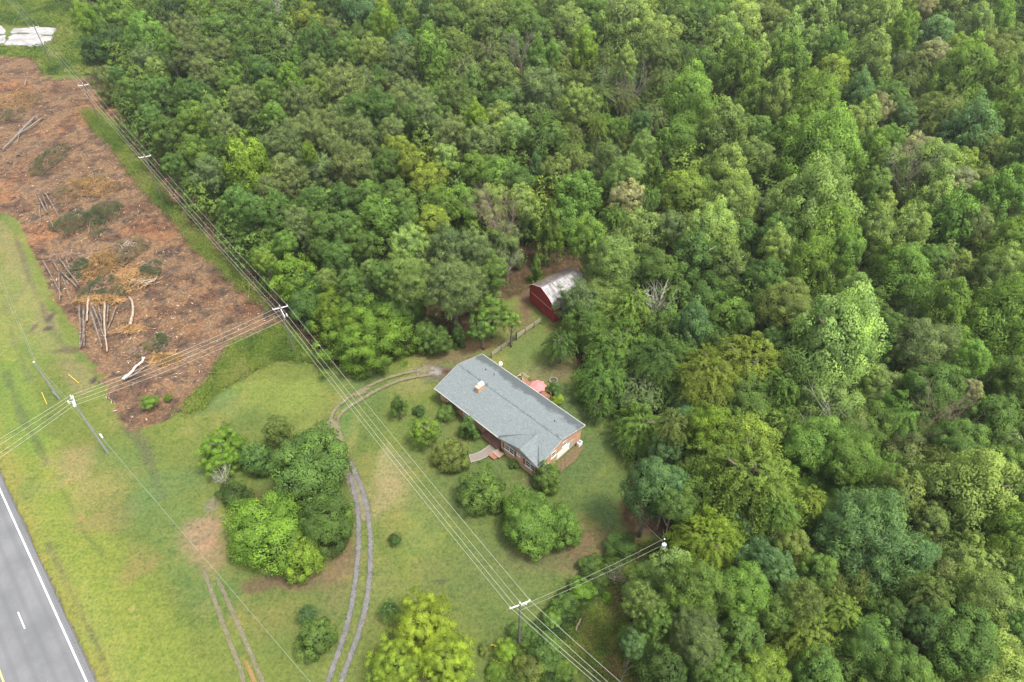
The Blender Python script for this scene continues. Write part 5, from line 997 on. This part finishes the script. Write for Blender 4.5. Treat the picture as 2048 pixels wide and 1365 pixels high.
log([(262,654),(266,636),(268,622),(266,607),(260,597)], .3, 'curved pale barkless trunk with its root plate on bare soil', LOGP, 'uprooted trunks', .1, 'uprooted_trunk')
log([(248,762),(262,750),(272,738),(286,726),(291,718)], .28, 'grey twisted dead trunk lying under the branch wires', PALEBARK, 'uprooted trunks', .1, 'uprooted_trunk')
log([(250,762),(275,748),(296,733)], .16, 'thinner dark limb lying beside the twisted trunk', LOGB, 'uprooted trunks', .1, 'uprooted_trunk')
log([(288,722),(284,705),(281,695)], .16, 'upright broken limb of the twisted dead trunk', PALEBARK, 'uprooted trunks', .3, 'uprooted_trunk')
log([(1160,1240),(1152,1262)], .14, 'short pale rotten log in the grass right of the bank', LOGP, 'uprooted trunks', .05, 'rotten_log')
BR_O = simple('orange_brush', (.26, .15, .06), (.5, .3, .13), 1.5, .9); BR_B = simple('brown_brush', (.12, .08, .06), (.34, .22, .15), 1.5, .9)
def brush(u, v, wpx, hpx, lb, green=0., mat=BR_B, nt=260, seed=1, hm=1.4, ck='d', orient=None):
    P = at(u, v); a = abs(at(u+wpx/2, v)[0]-P[0]); b_ = abs(at(u, v-hpx/2)[1]-P[1]); g = random.Random(seed); root = empty('brush_pile', P)
    mb = MB()
    for k in range(nt):
        q = g.uniform(0, 6.28); f = math.sqrt(g.random())*g.choice((1, 1, 1, 1.35)); xx, yy = math.cos(q)*f*a, math.sin(q)*f*b_; z = hm*max(0, 1-f*f)*g.uniform(.2, 1.1)
        an = g.uniform(0, 3.14) if orient is None else orient+g.gauss(0, .35); L = g.uniform(.6, 2.2); dx, dy = math.cos(an)*L/2, math.sin(an)*L/2; dz = g.uniform(-.3, .4)
        mb.tube([(xx-dx, yy-dy, max(.03, z-dz)), (xx, yy, z+.08), (xx+dx, yy+dy, max(.03, z+dz))], [g.uniform(.025, .06), .04, .012], 4, False)
    mb.build('branches', mat, root)
    if green:
        n = int(green*7000); gg = np.random.default_rng(seed); q = gg.uniform(0, 6.28, n); f = np.sqrt(gg.random(n)); cl = vnoise(np.cos(q)*f*a, np.sin(q)*f*b_, 1.1, seed)
        f = f*(.75+.7*vnoise(np.cos(q)*2+5, np.sin(q)*2, .7, seed+3)); keep = cl > .3; q, f, cl = q[keep], f[keep], cl[keep]; n = len(q)
        Pp = np.stack([np.cos(q)*f*a, np.sin(q)*f*b_, hm*1.3*np.clip(1-f*f, 0, 1)*(.1+1.4*cl**1.5)+gg.uniform(0, .25, n)+.05], 1)
        an = (orient if orient is not None else 1.9)+gg.normal(size=n)*.5; dirn = unit(np.stack([np.cos(an), np.sin(an), gg.normal(size=n)*.25-.1], 1))
        V, F = cards(Pp, unit(np.stack([gg.normal(size=n)*.4, gg.normal(size=n)*.4, np.ones(n)], 1)), gg.uniform(.10, .22, n), .16, gg, dirn)
        me = quadmesh('foliage', V, F, np.clip(gg.normal(.5, .2, n), 0, 1)); o = link(me, 'foliage', LEAF, root); cc = {'d': (.085, .125, .058), 'o': (.27, .185, .085), 'k': (.17, .16, .075)}[ck]; o.color = (*cc, 1)
    tag(root, lb, 'brush pile', 'brush piles in the clearing')
for a_ in [(178,374,104,36,'orange brown dry brush pile above the green pine tops',1.3,BR_O,300,1,1.3,'o',None),(140,385,60,40,'grey green leafy brush beside the upper log heap',.5,BR_B,200,2,1.1,'k',None),(162,448,108,44,'large pile of cut green pine tops, front part',1.9,BR_B,240,3,1.5,'d',1.9),(205,428,70,40,'pile of cut green pine tops, right rear part',1.3,BR_B,160,4,1.5,'d',2.2),
          (160,538,46,36,'dark green pine brush right of the middle log heap',.9,BR_B,120,5,1.3,'d',.2),(205,530,70,60,'mixed yellow brown brush in the middle of the clearing',1.2,BR_O,320,6,1.4,'o',None),(250,505,60,50,'dry olive brush with a bare grey crown in the middle clearing',1.0,BR_B,300,7,1.4,'k',None),(212,575,80,46,'dark green brush below the yellow brown brush',1.3,BR_B,260,8,1.3,'d',None),(300,540,44,34,'small dark green brush clump at the right of the middle pile',.8,BR_B,120,9,1.0,'d',None),(262,560,90,50,'pale brown twig pile right of the dark green brush',.3,BR_O,420,10,1.0,'o',None),
          (95,322,44,56,'dark green pine brush in the upper left clearing',1.2,BR_B,140,11,1.6,'d',1.5),(50,320,80,60,'brown branch pile left of the green pine brush',.2,BR_B,420,12,1.3,'k',None),(30,205,80,46,'olive and orange brush pile at the upper left edge',1.3,BR_O,260,13,1.4,'o',None),(20,232,50,26,'dark green brush below the olive pile at the left edge',.7,BR_B,120,14,1.0,'d',None),(60,195,60,16,'dark twigs beside the upper left brush pile',.2,BR_B,160,15,.7,'k',None),
          (285,705,60,36,'reddish brown brush around the twisted dead trunk',.4,BR_B,360,16,1.2,'k',None),(320,690,44,40,'brown brush with a green sprig above the branch wires',.5,BR_B,260,17,1.2,'d',None),(330,718,60,22,'tan dry brush under the branch wires',.8,BR_O,200,18,.7,'o',None),(135,515,80,14,'row of torn roots at the top of the middle log heap',0,BR_B,260,19,.9,'d',None),(200,600,90,16,'orange torn roots along the top of the lower log heap',.2,BR_O,320,20,.9,'o',None),(88,384,34,12,'torn roots at the top of the upper small log heap',0,BR_B,120,21,.8,'d',None),(80,235,20,10,'dark root plates at the end of the long grey trunks',0,BR_B,120,22,.8,'d',None),(262,658,50,14,'tan roots at the foot of the curved pale trunk',.1,BR_O,160,23,.5,'o',None),(250,500,30,30,'bare grey branching crown lying in the middle brush',0,PALEBARK,70,24,1.5,'d',None),(285,565,50,16,'grey limbs lying right of the middle brush',0,PALEBARK,40,25,.7,'d',.5)]:
    brush(*a_[:4], a_[4], a_[5], a_[6], a_[7], a_[8], a_[9], a_[10], a_[11])
# loose chips and twigs all over the bare soil: nobody could count them
lo, hi = SOIL.min(axis=0), SOIL.max(axis=0); pts = scatter(110000, SOIL, lo[0], hi[0], lo[1], hi[1], 55); g = np.random.default_rng(56); n = len(pts)
cl = fbm(pts[:, 0], pts[:, 1], 5, 57); kp = g.random(n) < np.clip((cl-.3)*2.4, .08, 1); pts = pts[kp]; n = len(pts); print('debris', n)
an = g.uniform(0, 6.28, n); dirn = unit(np.stack([np.cos(an), np.sin(an), g.normal(size=n)*.15], 1))
V, F = cards(np.stack([pts[:, 0], pts[:, 1], g.uniform(.0, .18, n)], 1), unit(np.stack([g.normal(size=n)*.5, g.normal(size=n)*.5, np.ones(n)], 1)), g.uniform(.08, .55, n)*g.uniform(.4, 1, n), .14, g, dirn)
me = quadmesh('wood_debris', V, F, g.random(n)); m, t, b = newmat('debris', .9, .1)
t.links.new(ramp(t, nd(t, 'ShaderNodeAttribute', attribute_name='tint').outputs['Fac'], [(0, (.05, .035, .03)), (.35, (.17, .10, .07)), (.7, (.34, .2, .12)), (.93, (.48, .36, .24)), (1, (.7, .65, .55))]), b.inputs['Base Color'])
tag(link(me, 'wood_debris', m), 'scattered twigs, bark and wood chips on the bare red soil', 'debris', kind='stuff')
# sparse tufts that break up the grass
TUF = W([(-60,560),(60,600),(120,700),(220,860),(420,800),(560,730),(760,760),(870,790),(1000,950),(1200,860),(1240,1040),(1100,1200),(1000,1365),(1000,1450),(200,1450),(20,950),(-60,860)])
lo, hi = TUF.min(axis=0), TUF.max(axis=0); pts = scatter(26000, TUF, lo[0], hi[0], lo[1], hi[1], 65); g = np.random.default_rng(66); k = len(pts)
nz = fbm(pts[:, 0], pts[:, 1], 3, 67); kp = g.random(k) < np.clip((nz-.4)*2, .02, 1); pts = pts[kp]; k = len(pts)
dro = np.minimum.reduce([segdist(pts[:, 0], pts[:, 1], W(q)) for q in ([(650,1400),(690,1300),(718,1220),(728,1150),(731,1080),(722,1010),(700,950),(676,878),(664,845),(680,815),(750,770),(860,735)], [(410,1120),(430,1170),(500,1320),(520,1400)])])
inh = ((pts[:, 0]-e0[0])*nr[0]+(pts[:, 1]-e0[1])*nr[1] > -1.2); kp = (dro > 1.4) & ~inh; pts = pts[kp]; k = len(pts); print('tufts', k)
o = link(mass('grass_tufts', pts, g.uniform(.06, .22, k), g.uniform(.05, .16, k), 9, .05, np.clip(.55+g.normal(size=k)*.16, 0, 1), seed=68), 'grass_tufts', MM); tag(o, 'short grass tufts scattered over the lawn and verge', 'grass', kind='stuff')

# ------------------------------------------------------------------ thin summer haze
hz = MB().box(-700, -300, -3.5, 700, 900, 97).mesh('haze'); m = bpy.data.materials.new('haze'); m.use_nodes = True; t = m.node_tree; t.nodes.clear()
pv = t.nodes.new('ShaderNodeVolumePrincipled'); om = t.nodes.new('ShaderNodeOutputMaterial'); pv.inputs['Color'].default_value = (.92, .95, 1, 1); pv.inputs['Density'].default_value = .00013; pv.inputs['Anisotropy'].default_value = .2
t.links.new(pv.outputs[0], om.inputs['Volume']); tag(link(hz, 'haze', m), 'thin pale summer haze over the whole place', 'haze', kind='stuff')
